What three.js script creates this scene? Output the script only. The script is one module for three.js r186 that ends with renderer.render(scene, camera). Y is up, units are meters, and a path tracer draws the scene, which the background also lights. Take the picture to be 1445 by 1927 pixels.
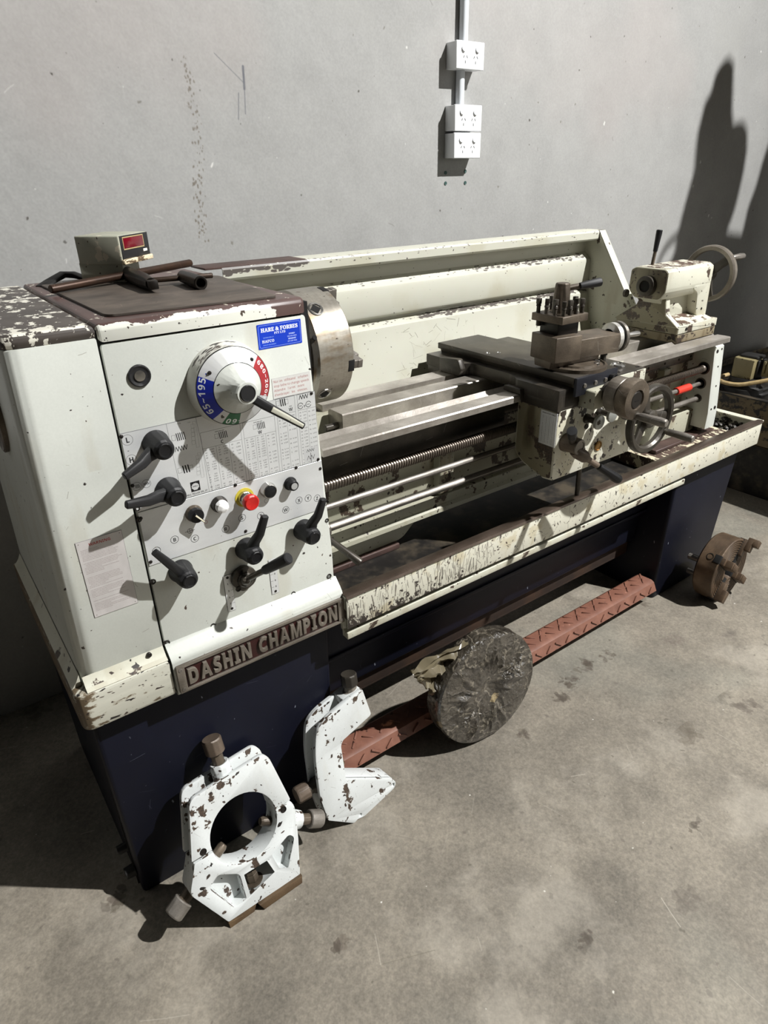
import * as THREE from 'three';
import { RoundedBoxGeometry } from 'three/addons/geometries/RoundedBoxGeometry.js';
import { mergeGeometries, toCreasedNormals } from 'three/addons/utils/BufferGeometryUtils.js';
import { FontLoader } from 'three/addons/loaders/FontLoader.js';
import { TextGeometry } from 'three/addons/geometries/TextGeometry.js';

// ---------------------------------------------------------------- camera, light, exposure
const scene = new THREE.Scene();
scene.background = new THREE.Color(0x000000);
const camera = new THREE.PerspectiveCamera(75.74, 1445 / 1927, 0.05, 60);
camera.position.set(-0.2376, 1.40546, 1.03735);
camera.quaternion.setFromRotationMatrix(new THREE.Matrix4().makeBasis(
  new THREE.Vector3(0.80448786, -0.02015045, 0.59362719),
  new THREE.Vector3(0.28560248, 0.8894283, -0.35685924),
  new THREE.Vector3(-0.52079796, 0.45663032, 0.72128929)));
const renderer = new THREE.WebGLRenderer({ antialias: true });
renderer.toneMapping = THREE.LinearToneMapping;
renderer.toneMappingExposure = 1.0;
renderer.shadowMap.enabled = true;
renderer.shadowMap.type = THREE.PCFSoftShadowMap;
const LAMP = new THREE.Vector3(3.5, 5.6, 3.05);
const lamp = new THREE.SpotLight(0xfefdfb, 248, 0, 0.98, 1, 2);
lamp.name = 'high_bay_spot';
lamp.position.copy(LAMP).add(new THREE.Vector3(-0.03, -0.08, -0.03));
lamp.target.position.set(-0.6, 0.6, -0.6);
lamp.castShadow = true;
lamp.shadow.mapSize.set(4096, 4096);
lamp.shadow.bias = -0.0004;
lamp.shadow.radius = 2.6;
scene.add(lamp, lamp.target);
const LAMP2 = new THREE.Vector3(4.6, 5.6, 4.6);
const lamp2 = new THREE.SpotLight(0xfefdfb, 330, 0, 0.85, 0.8, 2);  // added lamp: lights the unseen far corner for soft fill
lamp2.name = 'added_fill_spot';
lamp2.position.copy(LAMP2).add(new THREE.Vector3(0.03, -0.08, 0.03));
lamp2.target.position.set(7.6, 1.0, 7.0);
lamp2.castShadow = true;
lamp2.shadow.radius = 2.6;
scene.add(lamp2, lamp2.target);

// ---------------------------------------------------------------- helpers
let SEED = 7;
const rnd = () => { SEED = (SEED + 0x6d2b79f5) | 0; let t = Math.imul(SEED ^ (SEED >>> 15), 1 | SEED); t = (t + Math.imul(t ^ (t >>> 7), 61 | t)) ^ t; return ((t ^ (t >>> 14)) >>> 0) / 4294967296; };
const rr = (a, b) => a + (b - a) * rnd();
const V = (x, y, z) => new THREE.Vector3(x, y, z);
const clamp = (x, a = 0, b = 1) => Math.min(b, Math.max(a, x));
const sstep = (a, b, x) => { const t = clamp((x - a) / (b - a)); return t * t * (3 - 2 * t); };
const PERM = new Uint8Array(65536);
for (let i = 0; i < 65536; i++) PERM[i] = Math.floor(rnd() * 256);
function vn(x, y, p, s) {                                            // value noise with period p
  const xi = Math.floor(x), yi = Math.floor(y); let fx = x - xi, fy = y - yi;
  fx = fx * fx * (3 - 2 * fx); fy = fy * fy * (3 - 2 * fy);
  const h = (a, b) => PERM[((((a % p) + p) % p) * 131 + (((b % p) + p) % p) * 7919 + s * 17389) & 65535] / 255;
  const a = h(xi, yi), b = h(xi + 1, yi), c = h(xi, yi + 1), d = h(xi + 1, yi + 1);
  return (a + (b - a) * fx) * (1 - fy) + (c + (d - c) * fx) * fy;
}
function fbm(u, v, base, oct, s, gain = 0.5) {
  let a = 0, w = 1, t = 0, p = base;
  for (let i = 0; i < oct; i++) { a += w * vn(u * p, v * p, p, s + i * 5); t += w; w *= gain; p *= 2; }
  return a / t;
}
const css = (c) => `rgb(${c[0] | 0},${c[1] | 0},${c[2] | 0})`;
const mix3 = (a, b, t) => [a[0] + (b[0] - a[0]) * t, a[1] + (b[1] - a[1]) * t, a[2] + (b[2] - a[2]) * t];
// a canvas texture: fn(u, v) gives the ground colour, draw(ctx, w, h) adds marks; v grows upward
function surf(w, h, fn, draw, size) {
  const c = document.createElement('canvas'); c.width = w; c.height = h;
  const g = c.getContext('2d');
  if (fn) {
    const im = g.createImageData(w, h), d = im.data;
    for (let y = 0, i = 0; y < h; y++) for (let x = 0; x < w; x++, i += 4) {
      const p = fn((x + 0.5) / w, 1 - (y + 0.5) / h); d[i] = p[0]; d[i + 1] = p[1]; d[i + 2] = p[2]; d[i + 3] = 255;
    }
    g.putImageData(im, 0, 0);
  }
  if (draw) draw(g, w, h);
  const t = new THREE.CanvasTexture(c);
  t.colorSpace = THREE.SRGBColorSpace; t.wrapS = t.wrapT = THREE.RepeatWrapping;
  if (size) t.repeat.set(1 / size[0], 1 / size[1]);
  return t;
}
function blob(g, x, y, r, col, ecc = 1, ang = 0) {                   // an irregular chip
  g.fillStyle = col; g.beginPath();
  const n = 9;
  for (let i = 0; i < n; i++) {
    const a = i / n * 6.2832, q = r * rr(0.45, 1.25), px = Math.cos(a) * q * ecc, py = Math.sin(a) * q;
    const X = x + px * Math.cos(ang) - py * Math.sin(ang), Y = y + px * Math.sin(ang) + py * Math.cos(ang);
    i ? g.lineTo(X, Y) : g.moveTo(X, Y);
  }
  g.closePath(); g.fill();
}
function chips(g, n, x0, y0, x1, y1, r0, r1, cols, ecc = 2, ang = null) {
  for (let i = 0; i < n; i++) {
    const r = r0 + (r1 - r0) * Math.pow(rnd(), 3);
    blob(g, rr(x0, x1), rr(y0, y1), r, css(cols[Math.floor(rnd() * cols.length)]), rr(0.8, ecc), ang === null ? rnd() * 3.14 : ang + rr(-0.3, 0.3));
  }
}
function scratches(g, n, x0, y0, x1, y1, len, cols, wid = 1, ang = null, spread = 0.3) {
  for (let i = 0; i < n; i++) {
    const a = ang === null ? rnd() * 6.28 : ang + rr(-spread, spread), l = len * rr(0.2, 1), x = rr(x0, x1), y = rr(y0, y1);
    g.strokeStyle = css(cols[Math.floor(rnd() * cols.length)]); g.globalAlpha = rr(0.3, 1); g.lineWidth = wid * rr(0.5, 1.6);
    g.beginPath(); g.moveTo(x, y); g.quadraticCurveTo(x + Math.cos(a) * l / 2 + rr(-2, 2), y + Math.sin(a) * l / 2 + rr(-2, 2), x + Math.cos(a) * l, y + Math.sin(a) * l); g.stroke();
  }
  g.globalAlpha = 1;
}
const M = (o) => new THREE.MeshStandardMaterial({ side: THREE.DoubleSide, ...o });

// ---- geometry helpers; every geometry ends non-indexed with uv in metres
function boxUV(g) {
  if (g.index) g = g.toNonIndexed();
  const p = g.attributes.position, uv = new Float32Array(p.count * 2), a = V(), b = V(), c = V(), n = V();
  for (let i = 0; i < p.count; i += 3) {
    a.fromBufferAttribute(p, i); b.fromBufferAttribute(p, i + 1); c.fromBufferAttribute(p, i + 2);
    n.copy(b).sub(a).cross(V().copy(c).sub(a));
    const x = Math.abs(n.x), y = Math.abs(n.y), z = Math.abs(n.z);
    [a, b, c].forEach((q, k) => {
      const j = (i + k) * 2;
      if (z >= x && z >= y) { uv[j] = q.x; uv[j + 1] = q.y; } else if (y >= x) { uv[j] = q.x; uv[j + 1] = -q.z; } else { uv[j] = q.z; uv[j + 1] = q.y; }
    });
  }
  g.setAttribute('uv', new THREE.BufferAttribute(uv, 2));
  return g;
}
function tidy(g, keepUV) {
  if (g.index) g = g.toNonIndexed();
  for (const k of Object.keys(g.attributes)) if (!['position', 'normal', 'uv'].includes(k)) g.deleteAttribute(k);
  if (!keepUV) g = boxUV(g);
  g.clearGroups();
  return g;
}
function merge(list, keepUV = false, crease = 0.6) {
  const a = (Array.isArray(list) ? list : [list]).map((g) => tidy(g, keepUV));
  let g = a.length > 1 ? mergeGeometries(a) : a[0];
  g = toCreasedNormals(g, crease);
  return g;
}
function flip(g) {                                                   // turn the winding over
  if (g.index) { const i = g.index.array; for (let k = 0; k < i.length; k += 3) { const t = i[k]; i[k] = i[k + 1]; i[k + 1] = t; } return g; }
  for (const n of Object.keys(g.attributes)) {
    const at = g.attributes[n], s = at.itemSize, ar = at.array;
    for (let k = 0; k < at.count; k += 3) for (let j = 0; j < s; j++) { const t = ar[k * s + j]; ar[k * s + j] = ar[(k + 1) * s + j]; ar[(k + 1) * s + j] = t; }
  }
  return g;
}
const box = (x0, x1, y0, y1, z0, z1, r = 0.003) => {
  const w = x1 - x0, h = y1 - y0, d = z1 - z0, q = Math.min(r, w * 0.45, h * 0.45, d * 0.45);
  return new RoundedBoxGeometry(w, h, d, 2, q).translate((x0 + x1) / 2, (y0 + y1) / 2, (z0 + z1) / 2);
};
function shapeOf(pts, holes = []) {
  const s = new THREE.Shape(pts.map((p) => new THREE.Vector2(p[0], p[1])));
  for (const h of holes) s.holes.push(h instanceof THREE.Path ? h : new THREE.Path(h.map((p) => new THREE.Vector2(p[0], p[1]))));
  return s;
}
const circle = (x, y, r, n = 40) => Array.from({ length: n }, (_, i) => [x + r * Math.cos(-i / n * 6.28318), y + r * Math.sin(-i / n * 6.28318)]);
// rounds the corners of a polygon: pts [x, y, r?]
function rounded(pts, r = 0, seg = 6) {
  const o = [], n = pts.length;
  for (let i = 0; i < n; i++) {
    const p = pts[i], a = pts[(i + n - 1) % n], b = pts[(i + 1) % n], q = p[2] ?? r;
    if (!q) { o.push([p[0], p[1]]); continue; }
    const da = Math.hypot(a[0] - p[0], a[1] - p[1]), db = Math.hypot(b[0] - p[0], b[1] - p[1]), k = Math.min(q, da * 0.49, db * 0.49);
    const A = [p[0] + (a[0] - p[0]) / da * k, p[1] + (a[1] - p[1]) / da * k], B = [p[0] + (b[0] - p[0]) / db * k, p[1] + (b[1] - p[1]) / db * k];
    for (let j = 0; j <= seg; j++) { const t = j / seg, u = 1 - t; o.push([u * u * A[0] + 2 * u * t * p[0] + t * t * B[0], u * u * A[1] + 2 * u * t * p[1] + t * t * B[1]]); }
  }
  return o;
}
// extrudes a polygon: plane 'xy' from z=lo to hi, 'zy' (pts are [z, y]) along x, 'xz' (pts are [x, z]) along y
function ext(pts, lo, hi, plane = 'xy', bev = 0.002, holes = [], bseg = 2) {
  const b = Math.min(bev, (hi - lo) * 0.45);
  const g = new THREE.ExtrudeGeometry(shapeOf(pts, holes), { depth: hi - lo - 2 * b, bevelEnabled: b > 0, bevelThickness: b, bevelSize: b, bevelOffset: -b, bevelSegments: bseg, curveSegments: 24, steps: 1 });
  g.translate(0, 0, lo + b);
  const p = g.attributes.position;
  if (plane !== 'xy') {
    for (let i = 0; i < p.count; i++) { const s = p.getX(i), t = p.getY(i), d = p.getZ(i); plane === 'zy' ? p.setXYZ(i, d, t, s) : p.setXYZ(i, s, d, t); }
    flip(g); g.computeVertexNormals();
  }
  return g;
}
const place = (g, p, dir, up = null) => {                            // takes local +y to dir and moves to p
  const y = dir.clone().normalize(), q = new THREE.Quaternion();
  if (up) { const z = up.clone().sub(y.clone().multiplyScalar(up.dot(y))).normalize(), x = y.clone().cross(z); q.setFromRotationMatrix(new THREE.Matrix4().makeBasis(x, y, z)); } else q.setFromUnitVectors(V(0, 1, 0), y);
  return g.applyQuaternion(q).translate(p.x, p.y, p.z);
};
const A3 = (a) => (a.isVector3 ? a : V(a[0], a[1], a[2]));
// turned part: profile [[radius, distance along dir]...]
function turn(p, dir, prof, seg = 32) {
  const g = new THREE.LatheGeometry(prof.map((q) => new THREE.Vector2(Math.max(q[0], 0), q[1])), seg);
  return place(g, A3(p), A3(dir));
}
function cyl(a, b, r0, r1 = r0, seg = 24, ch = 0.0012) {
  a = A3(a); b = A3(b); const d = b.clone().sub(a), l = d.length(), c = Math.min(ch, l * 0.3, r0 * 0.5, r1 * 0.5);
  return turn(a, d, [[0, 0], [r0 - c, 0], [r0, c], [r1, l - c], [r1 - c, l], [0, l]], seg);
}
// a tapering bar with rounded-rectangle sections
function bar(list, up, n = 16, pw = 0.55) {
  const P = list.map((s) => A3(s[0])), pos = [], idx = []; up = A3(up);
  const rows = [];
  const sec = (c, t, w, h) => { const u = t.clone().cross(up).normalize(), v = u.clone().cross(t).normalize(), row = []; for (let i = 0; i < n; i++) { const a = i / n * 6.28318, ca = Math.cos(a), sa = Math.sin(a); row.push(c.clone().addScaledVector(u, w / 2 * Math.sign(ca) * Math.pow(Math.abs(ca), pw)).addScaledVector(v, h / 2 * Math.sign(sa) * Math.pow(Math.abs(sa), pw))); } return row; };
  list.forEach((s, i) => {
    const t = P[Math.min(i + 1, P.length - 1)].clone().sub(P[Math.max(i - 1, 0)]).normalize(), e = Math.min(s[1], s[2]) * 0.3;
    if (i === 0) rows.push(sec(P[i].clone().addScaledVector(t, -e * 0.0), t, s[1] * 0.8, s[2] * 0.8), sec(P[i].clone().addScaledVector(t, e * 0.5), t, s[1], s[2]));
    else if (i === P.length - 1) rows.push(sec(P[i].clone().addScaledVector(t, -e * 0.5), t, s[1], s[2]), sec(P[i], t, s[1] * 0.75, s[2] * 0.75));
    else rows.push(sec(P[i], t, s[1], s[2]));
  });
  rows.forEach((r) => r.forEach((q) => pos.push(q.x, q.y, q.z)));
  for (let j = 0; j < rows.length - 1; j++) for (let i = 0; i < n; i++) { const a = j * n + i, b = j * n + (i + 1) % n, c = a + n, d = b + n; idx.push(a, b, c, b, d, c); }
  const L = (rows.length - 1) * n;
  for (let i = 1; i < n - 1; i++) { idx.push(0, i + 1, i); idx.push(L, L + i, L + i + 1); }
  const g = new THREE.BufferGeometry();
  g.setAttribute('position', new THREE.Float32BufferAttribute(pos, 3)); g.setIndex(idx);
  const q = g.toNonIndexed(); q.computeVertexNormals(); return q;
}
// sweeps an open profile [[z, y]...] along x as a sheet; uv = (x, arc length)
function sheet(prof, x0, x1, thick = 0.002, nx = 1) {
  const pos = [], uv = [], idx = []; let s = 0;
  const n = prof.length, nor = prof.map((p, i) => { const a = prof[Math.max(i - 1, 0)], b = prof[Math.min(i + 1, n - 1)]; const dz = b[0] - a[0], dy = b[1] - a[1], l = Math.hypot(dz, dy) || 1; return [-dy / l, dz / l]; });
  for (const side of [0, 1]) { s = 0; for (let i = 0; i < n; i++) { if (i) s += Math.hypot(prof[i][0] - prof[i - 1][0], prof[i][1] - prof[i - 1][1]); for (let k = 0; k <= nx; k++) { const x = x0 + (x1 - x0) * k / nx; pos.push(x, prof[i][1] + nor[i][1] * thick * side, prof[i][0] + nor[i][0] * thick * side); uv.push(x, s); } } }
  const w = nx + 1, o = n * w;
  for (let i = 0; i < n - 1; i++) for (let k = 0; k < nx; k++) { const a = i * w + k, b = a + 1, c = a + w, d = c + 1; idx.push(a, b, c, b, d, c); idx.push(o + a, o + c, o + b, o + b, o + c, o + d); }
  for (const k of [0, nx]) for (let i = 0; i < n - 1; i++) { const a = i * w + k, c = a + w; idx.push(a, c, o + a, c, o + c, o + a); }
  for (const i of [0, n - 1]) for (let k = 0; k < nx; k++) { const a = i * w + k, b = a + 1; idx.push(a, o + a, b, b, o + a, o + b); }
  const g = new THREE.BufferGeometry();
  g.setAttribute('position', new THREE.Float32BufferAttribute(pos, 3)); g.setAttribute('uv', new THREE.Float32BufferAttribute(uv, 2)); g.setIndex(idx);
  const q = g.toNonIndexed(); q.computeVertexNormals(); return q;
}
// flat plate on the plane z = z0 facing +z with uv 0..1 (for printed plates)
function plate(pts, z0, t = 0.0012) {
  const g = ext(pts, z0, z0 + t, 'xy', 0.0003, [], 1), p = g.attributes.position, uv = g.attributes.uv;
  const xs = pts.map((q) => q[0]), ys = pts.map((q) => q[1]), a = Math.min(...xs), b = Math.max(...xs), c = Math.min(...ys), d = Math.max(...ys);
  for (let i = 0; i < p.count; i++) uv.setXY(i, (p.getX(i) - a) / (b - a), (p.getY(i) - c) / (d - c));
  return g;
}
const rect = (x0, x1, y0, y1) => [[x0, y0], [x1, y0], [x1, y1], [x0, y1]];
function tube(pts, r, seg = 60, rs = 10, closed = false) { return new THREE.TubeGeometry(new THREE.CatmullRomCurve3(pts.map(A3), closed), seg, r, rs, closed); }

const used = {};
const numbered = (n) => { const k = used[n] = (used[n] ?? -1) + 1; return k ? `${n}_${String(k).padStart(3, '0')}` : n; };
function mesh(name, geo, mat, parent = scene, o = {}) {
  const m = new THREE.Mesh(merge(geo, o.uv, o.crease), mat);
  m.name = numbered(name); m.castShadow = m.receiveShadow = true;
  if (o.label) m.userData.label = o.label;
  if (o.kind) m.userData.kind = o.kind;
  parent.add(m); return m;
}
function group(name, parent, label) { const g = new THREE.Group(); g.name = numbered(name); if (label) g.userData.label = label; parent.add(g); return g; }
function thing(name, label, category, pos = [0, 0, 0], grp) {
  const g = new THREE.Group(); g.name = numbered(name); g.position.set(...pos); g.userData = { label, category }; if (grp) g.userData.group = grp; scene.add(g); return g;
}
const structure = (name, geo, mat, o = {}) => mesh(name, geo, mat, scene, { ...o, kind: 'structure' });
const local = (m, pos) => { m.position.set(-pos[0], -pos[1], -pos[2]); return m; };

// ---------------------------------------------------------------- materials
const DARK = [[58, 48, 42], [44, 38, 35], [74, 62, 54], [36, 32, 30]];
const paintTex = (base, seed, o = {}) => surf(1024, 1024, (u, v) => {
  const n = fbm(u, v, 6, 5, seed), f = vn(u * 256, v * 256, 256, seed + 3), st = fbm(u, v * 0.25, 12, 4, seed + 9);
  let k = 0.955 + 0.07 * n + 0.02 * (f - 0.5);
  let c = [base[0] * k, base[1] * k, base[2] * k];
  c = mix3(c, o.dirt ?? [150, 136, 108], (o.dirtAmt ?? 0.35) * sstep(0.55, 0.8, st) * 0.6);
  const w = o.worn ? sstep(o.worn, o.worn + 0.03, fbm(u, v, o.freq ?? 10, 6, seed + 21, 0.62)) : 0;
  return w ? mix3(c, mix3([50, 42, 38], [92, 76, 62], f), w) : c;
}, (g, w, h) => { chips(g, o.chips ?? 130, 0, 0, w, h, 1, o.big ?? 7, o.cols ?? DARK, 2.4); scratches(g, o.scr ?? 40, 0, 0, w, h, 40, o.scols ?? [[120, 115, 105], [90, 84, 76]], 0.8); }, [0.5, 0.5]);
const whiteT = paintTex([203, 206, 199], 11, { chips: 120, big: 6, scr: 30, dirtAmt: 0.25 });
const creamT = paintTex([199, 198, 182], 23, { chips: 210, big: 8, scr: 70, worn: 0.66 });
const grubT = paintTex([172, 170, 152], 31, { chips: 520, big: 8, scr: 90, worn: 0.6, dirtAmt: 0.8, dirt: [112, 96, 68] });
const restT = paintTex([214, 218, 217], 47, { chips: 260, big: 9, scr: 90, worn: 0.655, freq: 22, dirtAmt: 0.2 });
const navyT = surf(1024, 1024, (u, v) => { const n = fbm(u, v, 5, 5, 3), k = 0.85 + 0.3 * n; return [15 * k, 17 * k, 30 * k]; }, (g, w, h) => { chips(g, 60, 0, 0, w, h, 1, 4, [[120, 125, 135], [80, 82, 92], [60, 62, 72]], 3.5); scratches(g, 46, 0, 0, w, h, 60, [[88, 90, 100], [58, 60, 70]], 0.9); }, [0.6, 0.6]);
const steelTex = (a, b, seed, stretch = 0.12) => surf(512, 512, (u, v) => { const n = fbm(u, v, 5, 5, seed), f = vn(u * 32 * 1, v * 512, 512, seed + 4), q = vn(u * 300, v * 300, 300, seed + 8); return mix3(a, b, clamp(n * 1.2 - 0.2 + stretch * (f - 0.5) + 0.25 * (q - 0.5))); }, (g, w, h) => scratches(g, 60, 0, 0, w, h, 60, [[205, 202, 196], [70, 66, 60]], 0.6), [0.25, 0.25]);
const steelT = steelTex([120, 114, 106], [196, 190, 182], 61), oilT = steelTex([44, 40, 35], [88, 82, 72], 67), rustT = steelTex([64, 56, 47], [132, 119, 103], 71), wayT = steelTex([134, 128, 120], [200, 194, 186], 63);
const brownT = steelTex([58, 42, 38], [92, 70, 64], 73, 0.05);
const tarT = surf(512, 512, (u, v) => { const n = fbm(u, v, 8, 6, 83, 0.6); return mix3([22, 20, 18], [74, 66, 54], sstep(0.35, 0.75, n)); }, null, [0.5, 0.5]);
const redT = surf(512, 512, (u, v) => { const n = fbm(u, v, 8, 5, 91, 0.6); return mix3([98, 62, 50], [142, 98, 80], n); }, (g, w, h) => { chips(g, 90, 0, 0, w, h, 1, 5, [[72, 46, 40], [160, 112, 98], [140, 66, 60]], 2); }, [0.3, 0.3]);
const noiseT = (seed, base, oct, size) => { const t = surf(512, 512, (u, v) => { const n = 255 * fbm(u, v, base, oct, seed, 0.6); return [n, n, n]; }, null, size); t.colorSpace = THREE.NoColorSpace; return t; };
const grainB = noiseT(101, 40, 4, [0.2, 0.2]);

const mt = {
  white: M({ map: whiteT, roughness: 0.36 }), cream: M({ map: creamT, roughness: 0.45 }), grub: M({ map: grubT, roughness: 0.5 }), rest: M({ map: restT, roughness: 0.48 }),
  navy: new THREE.MeshPhysicalMaterial({ map: navyT, roughness: 0.48, specularIntensity: 0.45, side: THREE.DoubleSide }), steel: M({ map: steelT, color: 0xd8d8d8, metalness: 0.6, roughness: 0.4 }), ground: M({ map: steelT, metalness: 0.8, roughness: 0.42, bumpMap: grainB, bumpScale: 0.0002 }), way: M({ map: wayT, metalness: 0.45, roughness: 0.36, bumpMap: grainB, bumpScale: 0.0002 }),
  oil: M({ map: oilT, metalness: 0.25, roughness: 0.4 }), rust: M({ map: rustT, metalness: 0.35, roughness: 0.45 }), brown: M({ map: brownT, metalness: 0.1, roughness: 0.5 }),
  dull: M({ map: steelT, color: 0xc8c4be, metalness: 0.3, roughness: 0.42 }), grime: M({ map: paintTex([138, 132, 110], 59, { chips: 300, big: 9, scr: 60, worn: 0.56, dirtAmt: 1.2, dirt: [70, 60, 42] }), roughness: 0.5 }), dullrust: M({ map: steelT, color: 0xaa9c90, metalness: 0.2, roughness: 0.5 }),  // grime: oil stains over a base darkened to shade the left faces
  tar: M({ map: tarT, roughness: 0.55 }), red: M({ map: redT, roughness: 0.5 }),
  black: new THREE.MeshPhysicalMaterial({ color: 0x262627, roughness: 0.5, specularIntensity: 0.5, side: THREE.DoubleSide }), cap: new THREE.MeshPhysicalMaterial({ color: 0x19191a, roughness: 0.46, specularIntensity: 0.55, side: THREE.DoubleSide }), gap: M({ color: 0x0c0b0a, roughness: 0.9 }), screw: M({ color: 0x2a2623, metalness: 0.5, roughness: 0.45 }),
  chrome: M({ color: 0xb8b6b2, metalness: 0.95, roughness: 0.2 }), plastic: M({ color: 0xe9eaea, roughness: 0.35 }), dark: M({ color: 0x161514, roughness: 0.6 }),
};

// ---------------------------------------------------------------- the room
const wallT = surf(2048, 1024, (u, v) => {
  const n = fbm(u * 2, v, 4, 7, 131, 0.58), c = fbm(u * 2, v, 24, 4, 137), f = vn(u * 1024, v * 512, 512, 139), pk = fbm(u * 2, v, 3, 3, 151);
  const k = 0.90 + 0.12 * n + 0.06 * (c - 0.5) + 0.05 * (f - 0.5);
  let q = [161 * k, 161 * k, 159 * k];
  q = mix3(q, [172, 161, 157], 0.28 * sstep(0.5, 0.75, pk));
  return mix3(q, [150, 150, 146], 0.3 * sstep(0.6, 0.8, fbm(u * 2, v, 8, 5, 149)));
}, (g, w, h) => {
  // one repeat spans x -0.3 .. 3.7, y 0.4 .. 2.4
  const X = (x) => (x + 0.3) / 4 * w, Y = (y) => h - (y - 0.4) / 2 * h;
  chips(g, 420, 0, 0, w, h, 0.5, 2.2, [[96, 94, 90], [80, 76, 72], [120, 118, 112]], 1.6);
  chips(g, 80, 0, 0, w, h, 0.8, 3, [[198, 198, 194], [206, 206, 204]], 2);
  scratches(g, 60, 0, 0, w, h, 18, [[112, 110, 106], [200, 199, 196], [100, 96, 92]], 0.8);
  for (let i = 0; i < 130; i++) { const t = rnd(), x = X(0.528 + 0.012 * Math.sin(t * 5) + 0.02 * (rnd() + rnd() - 1)), y = Y(1.68 - 0.43 * t); blob(g, x, y, rr(0.7, 2.6), css([112, 106, 98]), 0.6); }
  g.lineCap = 'round'; g.strokeStyle = 'rgba(92,94,100,0.9)';
  const ln = (a, b, c, d, q) => { g.lineWidth = q; g.beginPath(); g.moveTo(X(a), Y(b)); g.lineTo(X(c), Y(d)); g.stroke(); };
  ln(0.688, 1.661, 0.686, 1.612, 3); ln(0.612, 1.685, 0.686, 1.625, 0.9); ln(0.686, 1.612, 0.682, 1.555, 1); ln(0.668, 1.602, 0.66, 1.542, 1);
}, null);
wallT.repeat.set(1 / 4, 1 / 2); wallT.offset.set(0.3 / 4, -0.2);
const concB = noiseT(157, 16, 6, [0.9, 0.9]);
const wallM = M({ map: wallT, roughness: 0.82, bumpMap: concB, bumpScale: 0.0016 });
const floorT = surf(2048, 2048, (u, v) => {
  const n = fbm(u, v, 4, 7, 163, 0.6), c = fbm(u, v, 14, 7, 167, 0.66), f = vn(u * 1024, v * 1024, 1024, 173), f2 = vn(u * 400, v * 400, 400, 175), st = fbm(u, v, 3, 6, 179, 0.6);
  const k = 0.72 + 0.20 * n + 0.42 * (c - 0.5) + 0.13 * (f - 0.5) + 0.12 * (f2 - 0.5);
  let q = [150 * k, 142 * k, 128 * k];
  q = mix3(q, [90, 82, 72], 0.6 * sstep(0.50, 0.74, st) * sstep(0.35, 0.62, c));
  q = mix3(q, [120, 128, 122], 0.2 * sstep(0.55, 0.7, fbm(u, v, 5, 4, 183)));
  return mix3(q, [188, 181, 168], 0.4 * sstep(0.55, 0.8, fbm(u, v, 9, 6, 181, 0.62)));
}, (g, w, h) => {
  g.globalAlpha = 0.55;
  chips(g, 1500, 0, 0, w, h, 0.6, 5, [[96, 90, 82], [84, 78, 70], [110, 104, 94]], 2);
  for (let i = 0; i < 60; i++) { const x = rr(0, w), y = rr(0, h); g.globalAlpha = rr(0.15, 0.45); for (let k = 0; k < 14; k++) blob(g, x + rr(-26, 26), y + rr(-20, 20), rr(2, 13), css([88, 80, 70]), 1.8, rnd() * 3); }
  g.globalAlpha = 0.9;
  chips(g, 160, 0, 0, w, h, 0.5, 2.2, [[214, 210, 202], [224, 222, 216]], 2);
  scratches(g, 200, 0, 0, w, h, 90, [[122, 116, 106], [186, 180, 168], [104, 98, 88]], 0.9);
  g.globalAlpha = 0.5;
  const fx = (x) => ((x / 2.4 + 0.31) % 1 + 1) % 1 * w, fy = (z) => h - ((-z / 2.4 + 0.17) % 1 + 1) % 1 * h;
  for (const [x, z, n, s] of [[1.13, 0.1, 26, 0.035], [1.24, 0.08, 22, 0.04], [1.33, 0.09, 12, 0.03], [1.06, 0.13, 22, 0.03], [0.86, 0.16, 14, 0.02], [0.14, 0.32, 10, 0.02], [0.55, 0.62, 20, 0.02], [-0.2, -0.05, 14, 0.03], [0.98, 0.6, 8, 0.03]]) for (let k = 0; k < n; k++) { g.globalAlpha = rr(0.2, 0.6); blob(g, fx(x + s * (rnd() + rnd() + rnd() - 1.5)), fy(z + s * 0.7 * (rnd() + rnd() + rnd() - 1.5)), rr(1, 9), css([72, 64, 55]), 1.6, rnd() * 3); }
  g.globalAlpha = 0.9;
  scratches(g, 14, 0, 0, w, h, 260, [[110, 104, 94], [94, 88, 78]], 1.4);
}, [2.4, 2.4]);
floorT.offset.set(0.31, 0.17);
const floorM = M({ map: floorT, roughness: 0.7, bumpMap: concB, bumpScale: 0.002 });
const WZ = -0.825;
structure('floor', box(-5, 8, -0.2, 0, WZ - 0.2, 7, 0), floorM);
const wallBack = structure('wall_back', box(-5, 8, 0, 6.5, WZ - 0.2, WZ, 0), wallM);
structure('wall_left', box(-5.2, -5, 0, 6.5, WZ - 0.2, 7, 0), M({ color: 0x262726, roughness: 0.9 }));
structure('wall_right', box(8, 8.2, 0, 6.5, WZ - 0.2, 7, 0), M({ color: 0xa8a8a6, roughness: 0.9 }));
structure('wall_front', box(-5, 8, 0, 6.5, 7, 7.2, 0), M({ color: 0xa8a8a6, roughness: 0.9 }));
structure('ceiling', box(-5.2, 8.2, 6.5, 6.7, WZ - 0.2, 7.2, 0), M({ color: 0x2c2c2c, roughness: 0.9 }));
for (const [x, y] of [[1.3905, 1.405], [1.4788, 1.408], [1.3915, 1.3735], [1.4805, 1.373]]) mesh('wall_plug', [turn([x, y, WZ - 0.002], [0, 0, 1], [[0.0025, 0.0025], [0.0055, 0.004], [0.006, 0]], 12), turn([x, y, WZ], [0, 0, 1], [[0, 0.001], [0.003, 0.001]], 12)], M({ color: 0x33504c, roughness: 0.6 }), wallBack);
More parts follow.
